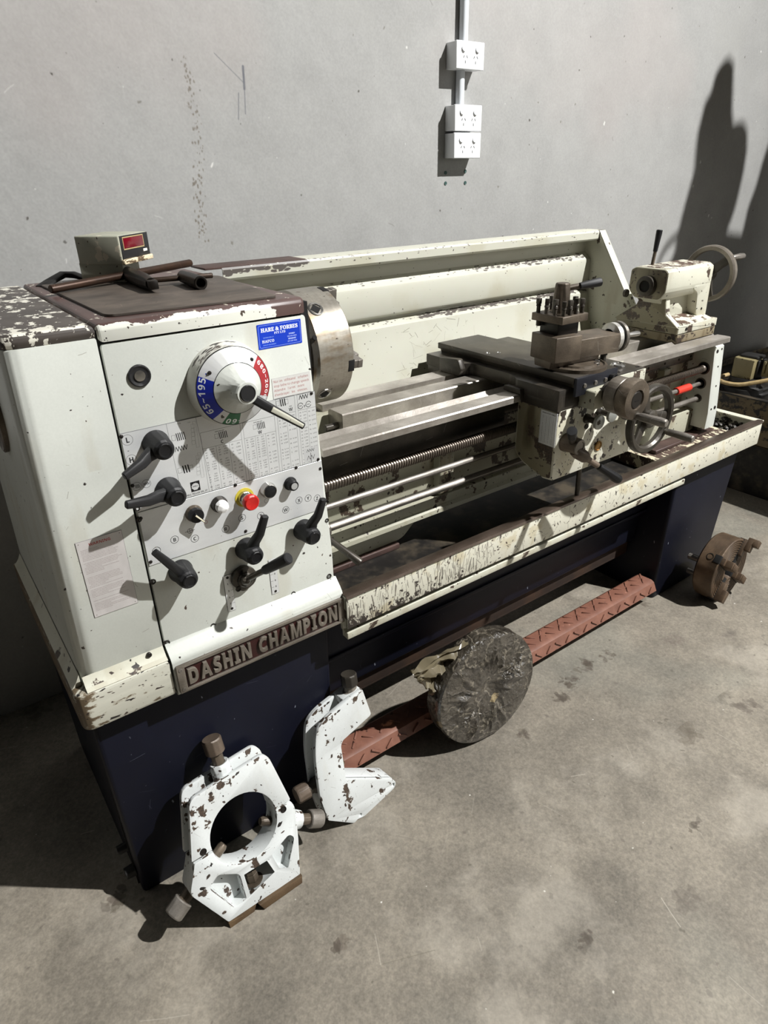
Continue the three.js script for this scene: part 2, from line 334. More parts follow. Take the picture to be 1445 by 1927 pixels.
for (const [P, label] of [[LAMP, 'round high bay lamp hung above the lathe side of the workshop'], [LAMP2, 'added fill lamp hung over the far corner, out of view']]) {
  const t = thing('high_bay_lamp', label, 'lamp', [P.x, P.y, P.z]);  // the second fixture is added for fill only
  mesh('reflector', turn([0, 0, 0], [0, 1, 0], [[0.17, -0.02], [0.175, -0.015], [0.12, 0.12], [0.06, 0.16], [0, 0.16], [0, 0.15], [0.055, 0.15], [0.11, 0.11], [0.165, -0.02], [0.17, -0.02]], 40), M({ color: 0x9a9a98, metalness: 0.6, roughness: 0.4 }), t);
  mesh('bulb', turn([0, 0, 0], [0, 1, 0], [[0, 0.0], [0.05, 0.005], [0.06, 0.03], [0.04, 0.08], [0, 0.09]], 24), M({ color: 0xffffff, emissive: 0xfffdf5, emissiveIntensity: 3 }), t);
  mesh('hanger', cyl([0, 0.155, 0], [0, 0.9, 0], 0.012), mt.dark, t);
}

// ---------------------------------------------------------------- the lathe
const lathe = thing('lathe', 'long worn white metal lathe on a dark navy base against the concrete wall', 'lathe');
// navy cabinets and what runs between them
{
  const g = ext(rounded([[-0.152, -0.022, 0.012], [0.366, -0.022, 0.012], [0.366, -0.56], [-0.152, -0.56]]), 0.0, 0.53, 'xz', 0.003), p = g.attributes.position;
  for (let i = 0; i < p.count; i++) { const t = 1 - p.getY(i) / 0.53; p.setX(i, p.getX(i) + (p.getX(i) < 0 ? 0.006 : -0.008) * t); p.setZ(i, p.getZ(i) + (p.getZ(i) > -0.2 ? -0.006 * t : 0)); }
  const c = mesh('headstock_cabinet', g, mt.navy, lathe, { label: 'dark navy cabinet under the headstock' });
  mesh('seam', box(-0.1502, -0.147, 0.012, 0.525, -0.052, -0.048, 0), mt.gap, c);
  for (const [y, z, r] of [[0.115, -0.07, 0.011], [0.06, -0.05, 0.014]]) mesh('side_knob', cyl([-0.148, y, z], [-0.17, y, z], r, r * 0.9), mt.dark, c);
  const e = ext(rounded([[1.735, -0.008, 0.014], [2.13, -0.008, 0.014], [2.13, -0.56], [1.735, -0.56]]), 0.0, 0.515, 'xz', 0.003), q = e.attributes.position;
  for (let i = 0; i < q.count; i++) { const t = 1 - q.getY(i) / 0.515; q.setX(i, q.getX(i) + (q.getX(i) < 1.9 ? -0.016 : -0.07) * t); }
  mesh('tailstock_cabinet', e, mt.navy, lathe, { label: 'dark navy tapering cabinet under the tailstock end' });
  const tank = mesh('coolant_tank', [box(0.36, 1.74, 0.33, 0.5, -0.36, -0.1, 0.004), box(0.36, 1.74, 0.20, 0.335, -0.36, -0.12, 0.006)], mt.navy, lathe);
  mesh('tank_lip', box(0.365, 1.735, 0.322, 0.334, -0.122, -0.094, 0.002), mt.navy, tank);
  mesh('base_rail', [box(0.36, 1.73, 0.135, 0.185, -0.16, -0.145, 0.003), box(0.36, 1.73, 0.13, 0.137, -0.23, -0.145, 0.002)], M({ map: rustT, color: 0x8a6a50, roughness: 0.8 }), lathe);
}
{ // red chequer-plate treadle
  const t = mesh('brake_treadle', sheet([[-0.072, 0.058], [-0.068, 0.078], [-0.062, 0.083], [-0.012, 0.086], [-0.004, 0.0825], [0.0105, 0.054]], 0.352, 1.698, 0.004, 8), mt.red, lathe, { label: 'red chequer plate foot treadle' });
  const rot = (g, a, x, y, z, tilt) => g.rotateY(a).rotateX(tilt).translate(x, y, z);
  const bg = new RoundedBoxGeometry(0.029, 0.004, 0.005, 1, 0.0014);
  for (let i = 0; i < 30; i++) for (const k of [0, 1]) {
    const x = 0.372 + i * 0.0446 + k * 0.0223, z = k ? -0.05 : -0.026;
    mesh('tread_bar', rot(bg.clone(), (i % 2 ? 0.75 : -0.75), x, k ? 0.0888 : 0.0905, z, 0.055), mt.red, t);
  }
  for (let i = 0; i < 30; i++) mesh('tread_bar', rot(bg.clone(), (i % 2 ? 0.62 : -0.62), 0.372 + i * 0.0446, 0.0695, 0.0105, 1.16), mt.red, t);
  mesh('pivot_rod', [cyl([0.34, 0.066, -0.04], [0.36, 0.066, -0.04], 0.011), cyl([1.69, 0.066, -0.04], [1.73, 0.066, -0.04], 0.011)], mt.steel, t);
}
// chip tray
const trayT = surf(2048, 128, (u, v) => {
  const n = fbm(u, v * 0.0625, 48, 5, 201), f = vn(u * 2048, v * 128, 2048, 203), m = fbm(u, v * 0.0625, 200, 4, 207, 0.7);
  let k = 0.95 + 0.08 * n + 0.02 * f, c = [216 * k, 214 * k, 198 * k];
  c = mix3(c, [176, 160, 120], 0.4 * sstep(0.55, 0.75, n));
  const hit = sstep(0.27, 0.02, u) * sstep(0.75, 0.2, v + 0.25 * n) * 1.0 + 0.25 * sstep(0.35, 0.1, u);
  return mix3(c, [58, 52, 48], sstep(0.60, 0.64, m * 0.75 + hit * 0.34));
}, (g, w, h) => {
  scratches(g, 300, 0, 0, w * 0.25, h, 46, [[58, 52, 46], [74, 66, 58]], 1.5, 1.57, 0.25);
  scratches(g, 160, w * 0.15, 0, w * 0.6, h, 30, [[70, 62, 54], [88, 80, 70]], 1.1);
  chips(g, 420, 0, 0, w, h, 0.8, 4, DARK, 3);
  chips(g, 190, 0, h - 9, w, h, 1, 5, DARK, 3); chips(g, 120, 0, 0, w, 6, 1, 3, DARK, 3);
}, [1.77, 0.115]);
trayT.offset.set(-0.377 / 1.77, -0.49 / 0.115);
{
  const trayM = M({ map: trayT, roughness: 0.46 }), t = group('chip_tray', lathe, 'white chip tray with scratched front');
  mesh('tray_front', box(0.377, 2.14, 0.517, 0.602, 0.034, 0.04, 0.002), trayM, t);
  mesh('tray_rim', sheet([[0.012, 0.598], [0.018, 0.6005], [0.034, 0.6025], [0.039, 0.601], [0.0405, 0.597]], 0.377, 2.142, 0.003, 4), M({ map: steelT, color: 0x9a8c84, metalness: 0.55, roughness: 0.4 }), t);
  mesh('tray_lip', [box(0.38, 1.70, 0.484, 0.502, 0.012, 0.034, 0.002), box(0.38, 1.70, 0.5, 0.52, 0.006, 0.016, 0.001)], mt.cream, t);
  mesh('tray_end', [box(2.136, 2.142, 0.517, 0.602, -0.54, 0.04, 0.002), box(2.12, 2.15, 0.597, 0.604, -0.54, 0.04, 0.002)], mt.cream, t);
  mesh('tray_side', box(0.377, 0.383, 0.517, 0.6, -0.54, 0.04, 0.002), mt.cream, t);
  mesh('tray_floor', [box(0.38, 2.14, 0.515, 0.52, -0.56, 0.036, 0)], mt.tar, t);
  mesh('tray_back', box(0.377, 2.14, 0.517, 0.66, -0.56, -0.548, 0.002), mt.grub, t);
  const ledgeT = surf(1024, 256, (u, v) => { const n = fbm(u, v * 0.25, 40, 5, 231, 0.65), e = Math.min(v, 1 - v, u * 4, (1 - u) * 4); return n + sstep(0.28, 0, e) * 0.2 > 0.62 ? [206, 198, 172] : mix3([66, 52, 46], [96, 78, 68], fbm(u, v, 8, 4, 233)); }, null, [0.43, 0.2]);
  ledgeT.offset.set(-1.62 / 0.43, 0.2 / 0.2);
  mesh('tray_ledge', [ext([[1.62, 0.03], [2.06, 0.03], [2.06, -0.2], [1.62, -0.2]], 0.52, 0.566, 'xz', 0.004)], M({ map: ledgeT, roughness: 0.5 }), t);
  const ft = mesh('tray_chips', Array.from({ length: 1500 }, () => { const s = rr(0.003, 0.011), x = rr(2.062, 2.134), z = rr(-0.4, 0.03); return new THREE.IcosahedronGeometry(s, 0).scale(1, 0.6, 1).rotateY(rnd() * 6).rotateX(rr(-0.6, 0.6)).translate(x, 0.52 + rnd() * (0.012 + 0.055 * sstep(2.07, 2.134, x) * sstep(0.03, -0.04, z)), z); }), mt.tar, t, { kind: 'stuff' });
}
// bed
{
  const bed = mesh('bed', [
    ext([[-0.19, 0.625], [-0.19, 0.868], [-0.115, 0.897], [-0.055, 0.897], [-0.055, 0.893], [-0.14, 0.887], [-0.15, 0.872], [-0.15, 0.625]], 0.40, 1.93, 'zy', 0.002),
    ext([[-0.33, 0.625], [-0.33, 0.9], [-0.26, 0.9], [-0.245, 0.86], [-0.245, 0.65], [-0.23, 0.625]], 0.40, 1.93, 'zy', 0.002),
    ...[0.78, 1.1, 1.42, 1.74].map((x) => box(x, x + 0.05, 0.66, 0.82, -0.25, -0.125, 0.006)),
    box(0.40, 1.93, 0.63, 0.655, -0.25, -0.13, 0.003)], mt.grub, lathe, { label: 'grimy painted bed casting' });
  mesh('bed_ledge', ext([[-0.16, 0.606], [-0.13, 0.606], [-0.122, 0.612], [-0.124, 0.622], [-0.15, 0.645], [-0.16, 0.645]], 0.40, 1.92, 'zy', 0.002), mt.grub, bed);
  mesh('front_way', ext([[-0.031, 0.900], [-0.031, 0.914], [-0.034, 0.917], [-0.076, 0.917], [-0.084, 0.911], [-0.098, 0.922], [-0.11, 0.909], [-0.11, 0.894], [-0.05, 0.894], [-0.044, 0.900]], 0.386, 1.928, 'zy', 0.0006), mt.way, bed, { label: 'bright ground front bed way' });
  mesh('rear_way', [ext([[-0.187, 0.87], [-0.187, 0.914], [-0.19, 0.917], [-0.243, 0.917], [-0.25, 0.91], [-0.25, 0.87]], 0.535, 1.928, 'zy', 0.0008), ext([[-0.275, 0.88], [-0.275, 0.917], [-0.33, 0.917], [-0.33, 0.88]], 0.535, 1.928, 'zy', 0.0008)], mt.way, bed);
  mesh('gap_floor', [ext([[-0.12, 0.80], [-0.12, 0.868], [-0.14, 0.875], [-0.16, 0.85], [-0.2, 0.838], [-0.33, 0.838], [-0.33, 0.80]], 0.40, 1.0, 'zy', 0.003), cyl([0.5, 0.885, -0.21], [0.536, 0.885, -0.21], 0.008)], mt.oil, bed);
  // gear rack
  const teeth = []; for (let x = 0.662; x < 1.92; x += 0.0075) teeth.push(new THREE.BoxGeometry(0.0038, 0.007, 0.013).translate(x, 0.8265, -0.1435));
  const rack = mesh('rack', [box(0.655, 1.925, 0.829, 0.849, -0.152, -0.137, 0.001)], mt.dull, bed);
  mesh('rack_teeth', teeth, mt.steel, bed);
  for (const x of [0.70, 0.818, 0.932, 1.66, 1.75, 1.83, 1.9]) mesh('screw', cyl([x, 0.8385, -0.138], [x, 0.8385, -0.1355], 0.0042, 0.0042, 12, 0.0005), mt.screw, bed);
  mesh('bed_foot', ext(rounded([[0.40, 0.64], [0.40, 0.53, 0.01], [0.70, 0.535, 0.02], [0.775, 0.60, 0.02], [0.80, 0.64]]), -0.29, -0.18, 'xy', 0.004), mt.grub, bed);
  mesh('foot_flange', [box(0.385, 0.68, 0.52, 0.536, -0.3, -0.165, 0.003)], mt.brown, bed);
  mesh('foot_flange', box(1.66, 2.0, 0.566, 0.58, -0.25, -0.06, 0.004), mt.brown, bed);
  mesh('bed_foot', [ext(rounded([[1.70, 0.66], [1.66, 0.58, 0.01], [1.99, 0.58, 0.01], [1.93, 0.66]]), -0.22, -0.1, 'xy', 0.004)], mt.grub, bed);
  mesh('anchor_bolt', [cyl([1.95, 0.58, -0.09], [1.95, 0.596, -0.09], 0.017, 0.017, 6), cyl([1.95, 0.592, -0.09], [1.95, 0.604, -0.09], 0.01)], mt.oil, bed);
  mesh('end_box', ext(rounded([[1.90, 0.585], [1.955, 0.585], [1.955, 0.632], [1.90, 0.632]], 0.004), -0.16, -0.1, 'xy', 0.003), mt.cream, bed);
}
{ // end bracket that carries the screws
  const b = mesh('end_bracket', ext([[-0.20, 0.6], [-0.046, 0.6], [-0.046, 0.655], [-0.068, 0.876], [-0.078, 0.882], [-0.2, 0.882]], 1.915, 1.972, 'zy', 0.002), mt.white, lathe, { label: 'white bracket at the end of the bed' });
  for (const [x, y, r] of [[1.932, 0.862, 0.006], [1.958, 0.866, 0.0035], [1.946, 0.81, 0.003], [1.947, 0.745, 0.003], [1.933, 0.668, 0.0035], [1.955, 0.67, 0.006]]) { const z = -0.046 - (y - 0.655) / 0.221 * 0.022; mesh('screw', cyl([x, y, z - 0.003], [x, y + 0.0003, z + 0.0015], r, r, 16, 0.0005), mt.screw, b); }
  for (const [y, r] of [[0.804, 0.021], [0.752, 0.019], [0.70, 0.014]]) mesh('bearing', turn([1.916, y, -0.092], [-1, 0, 0], [[r, 0], [r, 0.003], [r - 0.004, 0.004], [r - 0.005, 0.001], [0, 0.001]], 28), mt.oil, b);
}
{ // lead screw and rods
  const Z = -0.092, prof = [[0, 0], [0.0115, 0]];
  for (let s = 0.012; s < 1.50; s += 0.0072) prof.push([0.0112, s], [0.0138, s + 0.0014], [0.0138, s + 0.0036], [0.0112, s + 0.005]);
  prof.push([0.012, 1.506], [0.013, 1.509], [0.013, 1.526], [0, 1.526]);
  mesh('lead_screw', turn([0.395, 0.804, Z], [1, 0, 0], prof, 20), M({ map: steelT, color: 0xb0a8a2, metalness: 0.5, roughness: 0.36 }), lathe, { crease: 0.3 });
  mesh('feed_rod', cyl([0.395, 0.752, Z], [1.925, 0.752, Z], 0.0078), mt.steel, lathe);
  const r = mesh('control_rod', cyl([0.395, 0.70, Z], [1.925, 0.70, Z], 0.0092), mt.steel, lathe);
  mesh('red_sleeve', cyl([1.768, 0.752, Z], [1.845, 0.752, Z], 0.0125, 0.013), M({ color: 0xc8321f, roughness: 0.5 }), lathe, { label: 'short red sleeve on the feed rod' });
  const h = group('start_lever', lathe);
  mesh('collar', turn([0.392, 0.70, Z], [1, 0, 0], [[0, 0], [0.017, 0], [0.0185, 0.002], [0.0185, 0.026], [0.016, 0.029], [0, 0.029]]), mt.steel, h);
  mesh('collar_hole', cyl([0.4, 0.713, Z + 0.0125], [0.4, 0.7145, Z + 0.0145], 0.004, 0.004, 12), mt.gap, h);
  mesh('arm', turn([0.405, 0.692, Z + 0.008], [0.05, -0.06, 0.1], [[0, 0], [0.0065, 0], [0.0075, 0.05], [0.0095, 0.098], [0.008, 0.104], [0, 0.104]], 20), mt.oil, h);
}
// headstock
const HSX = (y) => 0.3745 - (y - 0.63) / 0.56 * 0.0235;
{
  const g = ext(rounded([[0.002, 0.6], [0.375, 0.6], [0.375, 0.7], [HSX(1.19), 1.1888, 0.006], [0.002, 1.1888, 0.006]]), -0.54, 0, 'xy', 0.003);
  const hs = mesh('headstock', g, mt.white, lathe, { label: 'white headstock casting' });
  mesh('headstock_core', box(-0.004, 0.36, 0.54, 1.21, -0.53, -0.006, 0), mt.gap, hs);
  mesh('skirt', [sheet([[-0.003, 0.634], [0.004, 0.626], [0.014, 0.616], [0.02, 0.609], [0.022, 0.604], [0.022, 0.531], [0.018, 0.529], [-0.5, 0.529]], 0.0015, 0.379, 0.003), ext([[-0.5, 0.53], [0.021, 0.53], [0.021, 0.606], [-0.002, 0.634], [-0.5, 0.634]], 0.004, 0.3785, 'zy', 0.001)], mt.white, hs);
  for (const [x, y, r] of [[0.0045, 0.773, 0.0055], [0.0055, 0.6365, 0.0065], [0.0972, 0.6345, 0.005], [0.2747, 0.6345, 0.005], [0.3665, 0.776, 0.0045], [0.3625, 0.642, 0.006]]) mesh('bolt_hole', turn([x, y, -0.001], [0, 0, 1], [[r, 0], [r, 0.0018], [r * 0.72, 0.002], [r * 0.6, 0.001], [0, 0.001]], 18), mt.screw, hs);
  for (const [x, y] of [[0.104, 0.634], [0.366, 0.634], [0.2, 0.6235], [0.27, 0.6235], [0.14, 0.6235]]) mesh('bolt_hole', cyl([x, y, 0.0], [x, y, 0.002], 0.002, 0.002, 10, 0.0004), mt.white, hs);
  const sw = group('sight_glass', lathe);
  mesh('ring', turn([0.0493, 1.135, 0], [0, 0, 1], [[0.0175, 0], [0.0175, 0.003], [0.0155, 0.004], [0.012, 0.002], [0, 0.002]]), mt.black, sw);
  mesh('pane', turn([0.0493, 1.135, 0], [0, 0, 1], [[0.0085, 0.002], [0.0085, 0.0035], [0, 0.004]]), mt.chrome, sw);
}
{ // lid
  const lidT = surf(768, 1216, (u, v) => {
    const x = u * 0.36, s = v * 0.57, n = fbm(u, v, 20, 6, 251, 0.62) - 0.5, q = fbm(u, v, 7, 5, 257);
    const edge = 0.026 + 0.02 * n + 0.004 * Math.sin(x * 60) - 0.05 * sstep(0.285, 0.30, x + n * 0.05) + (x > 0.12 && x < 0.2 ? 0.006 : 0);
    const ground = mix3([62, 46, 43], [98, 76, 72], q);
    if (s < edge) return [224 - 8 * q, 225 - 8 * q, 216 - 10 * q];
    return fbm(u, v, 30, 5, 263, 0.66) > 0.70 ? [198, 192, 176] : ground;
  }, (g, w, h) => chips(g, 40, 0, h - 50, w, h, 1, 7, DARK, 2), null);
  const pr = rounded([[0.0005, 1.1925], [0.0005, 1.219, 0.026], [-0.54, 1.219], [-0.54, 1.1925]], 0, 10), g = ext(pr, 0.0015, 0.352, 'zy', 0.007, [], 4);
  const p = g.attributes.position, uv = g.attributes.uv;
  for (let i = 0; i < p.count; i++) uv.setXY(i, clamp((p.getX(i)) / 0.36), clamp((p.getY(i) - 1.1925 + 0.0005 - p.getZ(i)) / 0.57));
  const l = mesh('headstock_lid', g, M({ map: lidT, roughness: 0.36 }), lathe, { uv: true, label: 'headstock lid worn to brown primer' });
}
{ // end cover
  const shear = (g) => { const p = g.attributes.position; for (let i = 0; i < p.count; i++) p.setX(i, p.getX(i) * (1 - 0.13 * clamp((p.getY(i) - 0.6) / 0.62))); return g; };
  const plan = rounded([[-0.149, 0, 0.03], [-0.0025, 0], [-0.0025, -0.54], [-0.149, -0.54]], 0, 8);
  const c = mesh('end_cover', shear(ext(plan, 0.6, 1.2, 'xz', 0.003)), mt.white, lathe, { label: 'white end cover left of the headstock' });
  const topT = surf(512, 1536, (u, v) => {
    const n = fbm(u, v * 3, 10, 7, 271, 0.66), q = fbm(u, v * 3, 5, 4, 277), front = sstep(0.09, 0.02, v), left = sstep(0.4, 0.0, u);
    const k = n + left * 0.09 + front * 0.16 + 0.07 * sstep(0.3, 0.7, v) - 0.06;
    return k > 0.585 ? [218 - 10 * q, 215 - 10 * q, 202 - 10 * q] : mix3([52, 46, 43], [84, 78, 72], q);
  }, null, [0.16, 0.56]);
  topT.offset.set(0.15 / 0.16, 0.0);
  { const g = shear(ext(plan, 1.196, 1.219, 'xz', 0.009, [], 4)); mesh('cover_top', g, M({ map: topT, roughness: 0.45 }), c, { label: 'cover top with flaking white paint' }); }
  const skirtT = surf(1024, 256, (u, v) => { const s = u * 0.74 - 0.72, n = fbm(u * 4, v, 10, 6, 281, 0.62), k = 0.95 + 0.07 * fbm(u, v, 8, 4, 283); const d = sstep(0.44, 0.62, n + 0.26 * sstep(-0.125, -0.155, s) - 0.22 * sstep(-0.13, -0.1, s) + 0.1 * (0.5 - v)); return mix3([199 * k, 198 * k, 184 * k], [84, 68, 48], d * 0.9); }, (g, w, h) => { chips(g, 220, 0, 0, w, h, 0.8, 5, DARK, 2.4); chips(g, 60, 0, 0, w, 30, 1, 6, DARK, 2.4); chips(g, 14, w * 0.8, 0, w, h, 3, 9, DARK, 3, 0.4); }, null);
  const sk = ext(rounded([[-0.168, 0.021, 0.022], [-0.0025, 0.021], [-0.0025, -0.55], [-0.168, -0.55]], 0, 8), 0.53, 0.612, 'xz', 0.007, [], 3);
  { const q = sk.attributes.position, w = sk.attributes.uv; for (let i = 0; i < q.count; i++) w.setXY(i, (q.getX(i) + q.getZ(i) + 0.72) / 0.742, (q.getY(i) - 0.53) / 0.085); }
  mesh('cover_skirt', sk, M({ map: skirtT, roughness: 0.48 }), c, { uv: true, label: 'chipped flared skirt of the end cover' });
  mesh('cover_fillet', sheet([[-0.002, 0.634], [0.003, 0.625], [0.010, 0.616], [0.018, 0.611]], -0.146, -0.0025, 0.002), mt.cream, c);
  mesh('cover_fillet', [ext([[-0.149, 0.61], [-0.149, 0.636], [-0.156, 0.622], [-0.166, 0.61]], -0.54, -0.01, 'xy', 0)], mt.cream, c);
  mesh('spindle_opening', turn([-0.133, 1.06, -0.22], [-1, 0, 0], [[0.07, 0], [0.07, 0.01], [0.066, 0.012], [0.058, 0.004], [0, 0.004]], 36), mt.rust, c);
  mesh('bolt_hole', cyl([-0.03, 0.63, 0.002], [-0.03, 0.631, 0.008], 0.0045, 0.0045, 14, 0.0006), mt.screw, c);
}
// printed plates of the headstock: drawn in metres
const INK = '#141516';
function print(x0, x1, y0, y1, ppm, ground, draw) {                  // draw(g, X, Y, s)
  const w = Math.round((x1 - x0) * ppm), h = Math.round((y1 - y0) * ppm);
  const t = surf(w, h, ground, (g) => { g.lineCap = 'round'; g.lineJoin = 'round'; g.textAlign = 'center'; g.textBaseline = 'middle'; draw(g, (x) => (x - x0) * ppm, (y) => h - (y - y0) * ppm, ppm); }, null);
  t.wrapS = t.wrapT = THREE.ClampToEdgeWrapping; return t;
}
const alu = (seed) => (u, v) => { const n = fbm(u, v, 6, 5, seed), f = vn(u * 512, v * 512, 512, seed + 2), k = 0.95 + 0.08 * n + 0.03 * (f - 0.5); return [222 * k, 224 * k, 224 * k]; };
const txt = (g, s, x, y, px, col = INK, font = 'sans-serif', wt = 'bold', rot = 0) => { g.save(); g.translate(x, y); g.rotate(rot); g.font = `${wt} ${px}px ${font}`; g.fillStyle = col; g.fillText(s, 0, 0); g.restore(); };
const ringed = (g, s, x, y, r, lw = 2) => { g.strokeStyle = INK; g.lineWidth = lw; g.beginPath(); g.arc(x, y, r, 0, 6.2832); g.stroke(); if (s) txt(g, s, x, y + 1, r * 1.4); };
const zig = (g, x, y, w, h, n, lw) => { g.strokeStyle = INK; g.lineWidth = lw; g.beginPath(); for (let i = 0; i <= n; i++) { const X = x - w / 2 + w * i / n, Y = y + (i % 2 ? -h / 2 : h / 2); i ? g.lineTo(X, Y) : g.moveTo(X, Y); } g.stroke(); };
const coil = (g, x, y, w, h, fat) => { g.strokeStyle = INK; g.lineWidth = 1.6; g.strokeRect(x - w / 2, y - h * 0.36, w * 0.26, h * 0.72); if (fat) g.strokeRect(x + w * 0.24, y - h * 0.36, w * 0.26, h * 0.72); g.lineWidth = fat ? w * 0.085 : w * 0.06; const n = fat ? 3 : 5; for (let i = 0; i < n; i++) { const X = x - w * 0.2 + (fat ? w * 0.52 : w * 0.68) * i / n + w * 0.05; g.beginPath(); g.moveTo(X, y - h / 2); g.lineTo(X + w * 0.05, y + h / 2); g.stroke(); } };
const rows = (g, x0, x1, y0, y1, n, px) => { g.font = `${px}px sans-serif`; g.fillStyle = '#222326'; for (let i = 0; i < n; i++) { const y = y0 + (y1 - y0) * (i + 0.5) / n; if (i % 5 === 4 && rnd() < 0.7) continue; g.fillText(String(Math.floor(rr(1, 99))), x0 + (x1 - x0) * 0.22, y); g.fillText((rr(0.1, 9)).toFixed(3).slice(rnd() < 0.4 ? 1 : 0), x0 + (x1 - x0) * 0.68, y); } };
const threadT = print(0.0025, 0.3585, 0.9115, 1.0508, 5000, alu(301), (g, X, Y, s) => {
  const line = (a, b, c, d, w = 2) => { g.strokeStyle = '#3a3b3d'; g.lineWidth = w; g.beginPath(); g.moveTo(X(a), Y(b)); g.lineTo(X(c), Y(d)); g.stroke(); };
  line(0.0028, 1.0503, 0.358, 1.0503, 3); line(0.0028, 0.912, 0.358, 0.912, 3);
  ringed(g, 'L', X(0.0115), Y(1.038), 43, 2); txt(g, '-', X(0.0095), Y(1.0205), 40); ringed(g, 'H', X(0.0115), Y(1.004), 43, 2);
  ringed(g, '', X(0.0108), Y(0.9573), 36); coil(g, X(0.0108), Y(0.957), 52, 30); ringed(g, '', X(0.027), Y(0.9575), 36); zig(g, X(0.027), Y(0.9575), 52, 22, 7, 3);
  line(0.0765, 1.0505, 0.082, 0.912); line(0.127, 1.0505, 0.1365, 0.912);
  coil(g, X(0.0933), Y(1.0238), 120, 62); zig(g, X(0.0943), Y(1.0034), 108, 40, 9, 5); coil(g, X(0.0954), Y(0.965), 130, 62, true);
  for (const yy of [1.022, 0.966]) { g.strokeStyle = '#6a6b6d'; g.lineWidth = 1.2; for (let i = 0; i < 5; i++) { g.strokeRect(X(0.117) - i * 4, Y(yy) - 90 + i * 36, 30, 34); } g.strokeRect(X(0.1205), Y(yy) - 110, 26, 230); }
  txt(g, '/ 5 0', X(0.097), Y(1.046), 16, '#77787a'); txt(g, '1 0 -', X(0.115), Y(1.0445), 14, '#88898b');
  // oil mark: a white scallop on a black square
  g.fillStyle = '#1d1d1f'; g.fillRect(X(0.099), Y(0.9385), 84, 92); g.fillStyle = '#d8dadb'; g.beginPath();
  for (let i = 0; i <= 14; i++) { const a = Math.PI * (1.08 - 1.16 * i / 14), r = i % 2 ? 31 : 36; g.lineTo(X(0.0074 + 0.1) + Math.cos(a) * r, Y(0.9285) - Math.sin(a) * r * 0.95 - 3); } g.lineTo(X(0.1074) + 14, Y(0.9225)); g.lineTo(X(0.1074) - 14, Y(0.9225)); g.closePath(); g.fill();
  txt(g, 'SHELL', X(0.1074), Y(0.9295), 17, '#1d1d1f'); txt(g, 'SHELL TELLUS OIL 27', X(0.107), Y(0.9163), 21);
  const table = (x0, x1, top, head, cols, label, sub, fat) => {
    for (const x of [x0, x1]) line(x, top, x, 0.912); line(x0, top, x1, top); line(x0, head, x1, head);
    const n = cols; for (let i = 0; i < n; i++) { const a = x0 + (x1 - x0) * i / n, b = x0 + (x1 - x0) * (i + 1) / n; if (i) line(a, head, a, 0.912, 1.6); rows(g, X(a), X(b), Y(head) + 8, Y(0.9125), i === n - 1 ? 12 : 17, 17); }
    if (label) txt(g, label, X((x0 + x1) / 2), Y(head + 0.0052), 42);
    if (sub) { coil(g, X((x0 + x1) / 2), Y(head + 0.0168), 118, 56, fat); txt(g, 'inch mm per', X((x0 + x1) / 2 - 0.002), Y(head + 0.0252), 14); }
  };
  table(0.1305, 0.2035, 1.0216, 0.9925, 3, 'C', true); table(0.2085, 0.2712, 1.0216, 0.9925, 3, 'W', true);
  table(0.2768, 0.315, 1.0505, 1.0205, 2, '', false); coil(g, X(0.2895), Y(1.0425), 120, 60, true); txt(g, 'W', X(0.3055), Y(1.0262), 42); txt(g, 'rate', X(0.3055), Y(1.0325), 14);
  table(0.3205, 0.3582, 1.0505, 1.0205, 2, '', false); zig(g, X(0.334), Y(1.0445), 96, 38, 7, 6);
  for (const x of [0.3262, 0.343]) { g.strokeStyle = INK; g.lineWidth = 5; g.beginPath(); g.arc(X(x), Y(1.0285), 27, 0.4, 5.9); g.stroke(); txt(g, 'mm', X(x), Y(1.0285), 16); } txt(g, 'Y', X(0.3347), Y(1.0262), 34);
  g.fillStyle = '#cfd1d2'; g.fillRect(X(0.325), Y(0.943), 160, 136); zig(g, X(0.340), Y(0.9375), 84, 26, 7, 4); zig(g, X(0.340), Y(0.923), 84, 40, 5, 4); line(0.340, 0.932, 0.340, 0.914, 5);
});
const buttonT = print(0.004, 0.3625, 0.806, 0.9105, 5000, alu(311), (g, X, Y) => {
  for (const [s, x, y] of [['A', 0.0211, 0.8308], ['B', 0.0552, 0.8411], ['C', 0.0908, 0.8307], ['R', 0.1502, 0.8301], ['S', 0.1848, 0.8419], ['T', 0.2223, 0.8342], ['W', 0.2755, 0.8297], ['X', 0.3061, 0.841], ['Y', 0.3265, 0.8394], ['Z', 0.3468, 0.8332]]) ringed(g, s, X(x), Y(y), 35, 4);
  ringed(g, '', X(0.0845), Y(0.8485), 22, 3.5); g.lineWidth = 3.5; g.beginPath(); g.moveTo(X(0.0845) - 44, Y(0.8485)); g.lineTo(X(0.0845) + 44, Y(0.8485)); g.moveTo(X(0.0845), Y(0.8485) - 22); g.lineTo(X(0.0845), Y(0.8485) + 22); g.stroke();
  g.strokeStyle = '#9a3a30'; g.lineWidth = 3; g.beginPath(); g.arc(X(0.1155), Y(0.856), 16, 0, 6.3); g.stroke(); ringed(g, '', X(0.2375), Y(0.861), 22, 2);
  chips(g, 40, 0, 0, 1790, 520, 1, 4, [[150, 140, 110], [120, 116, 108]], 2);
});
const plateM = (t) => M({ map: t, metalness: 0.32, roughness: 0.38 });
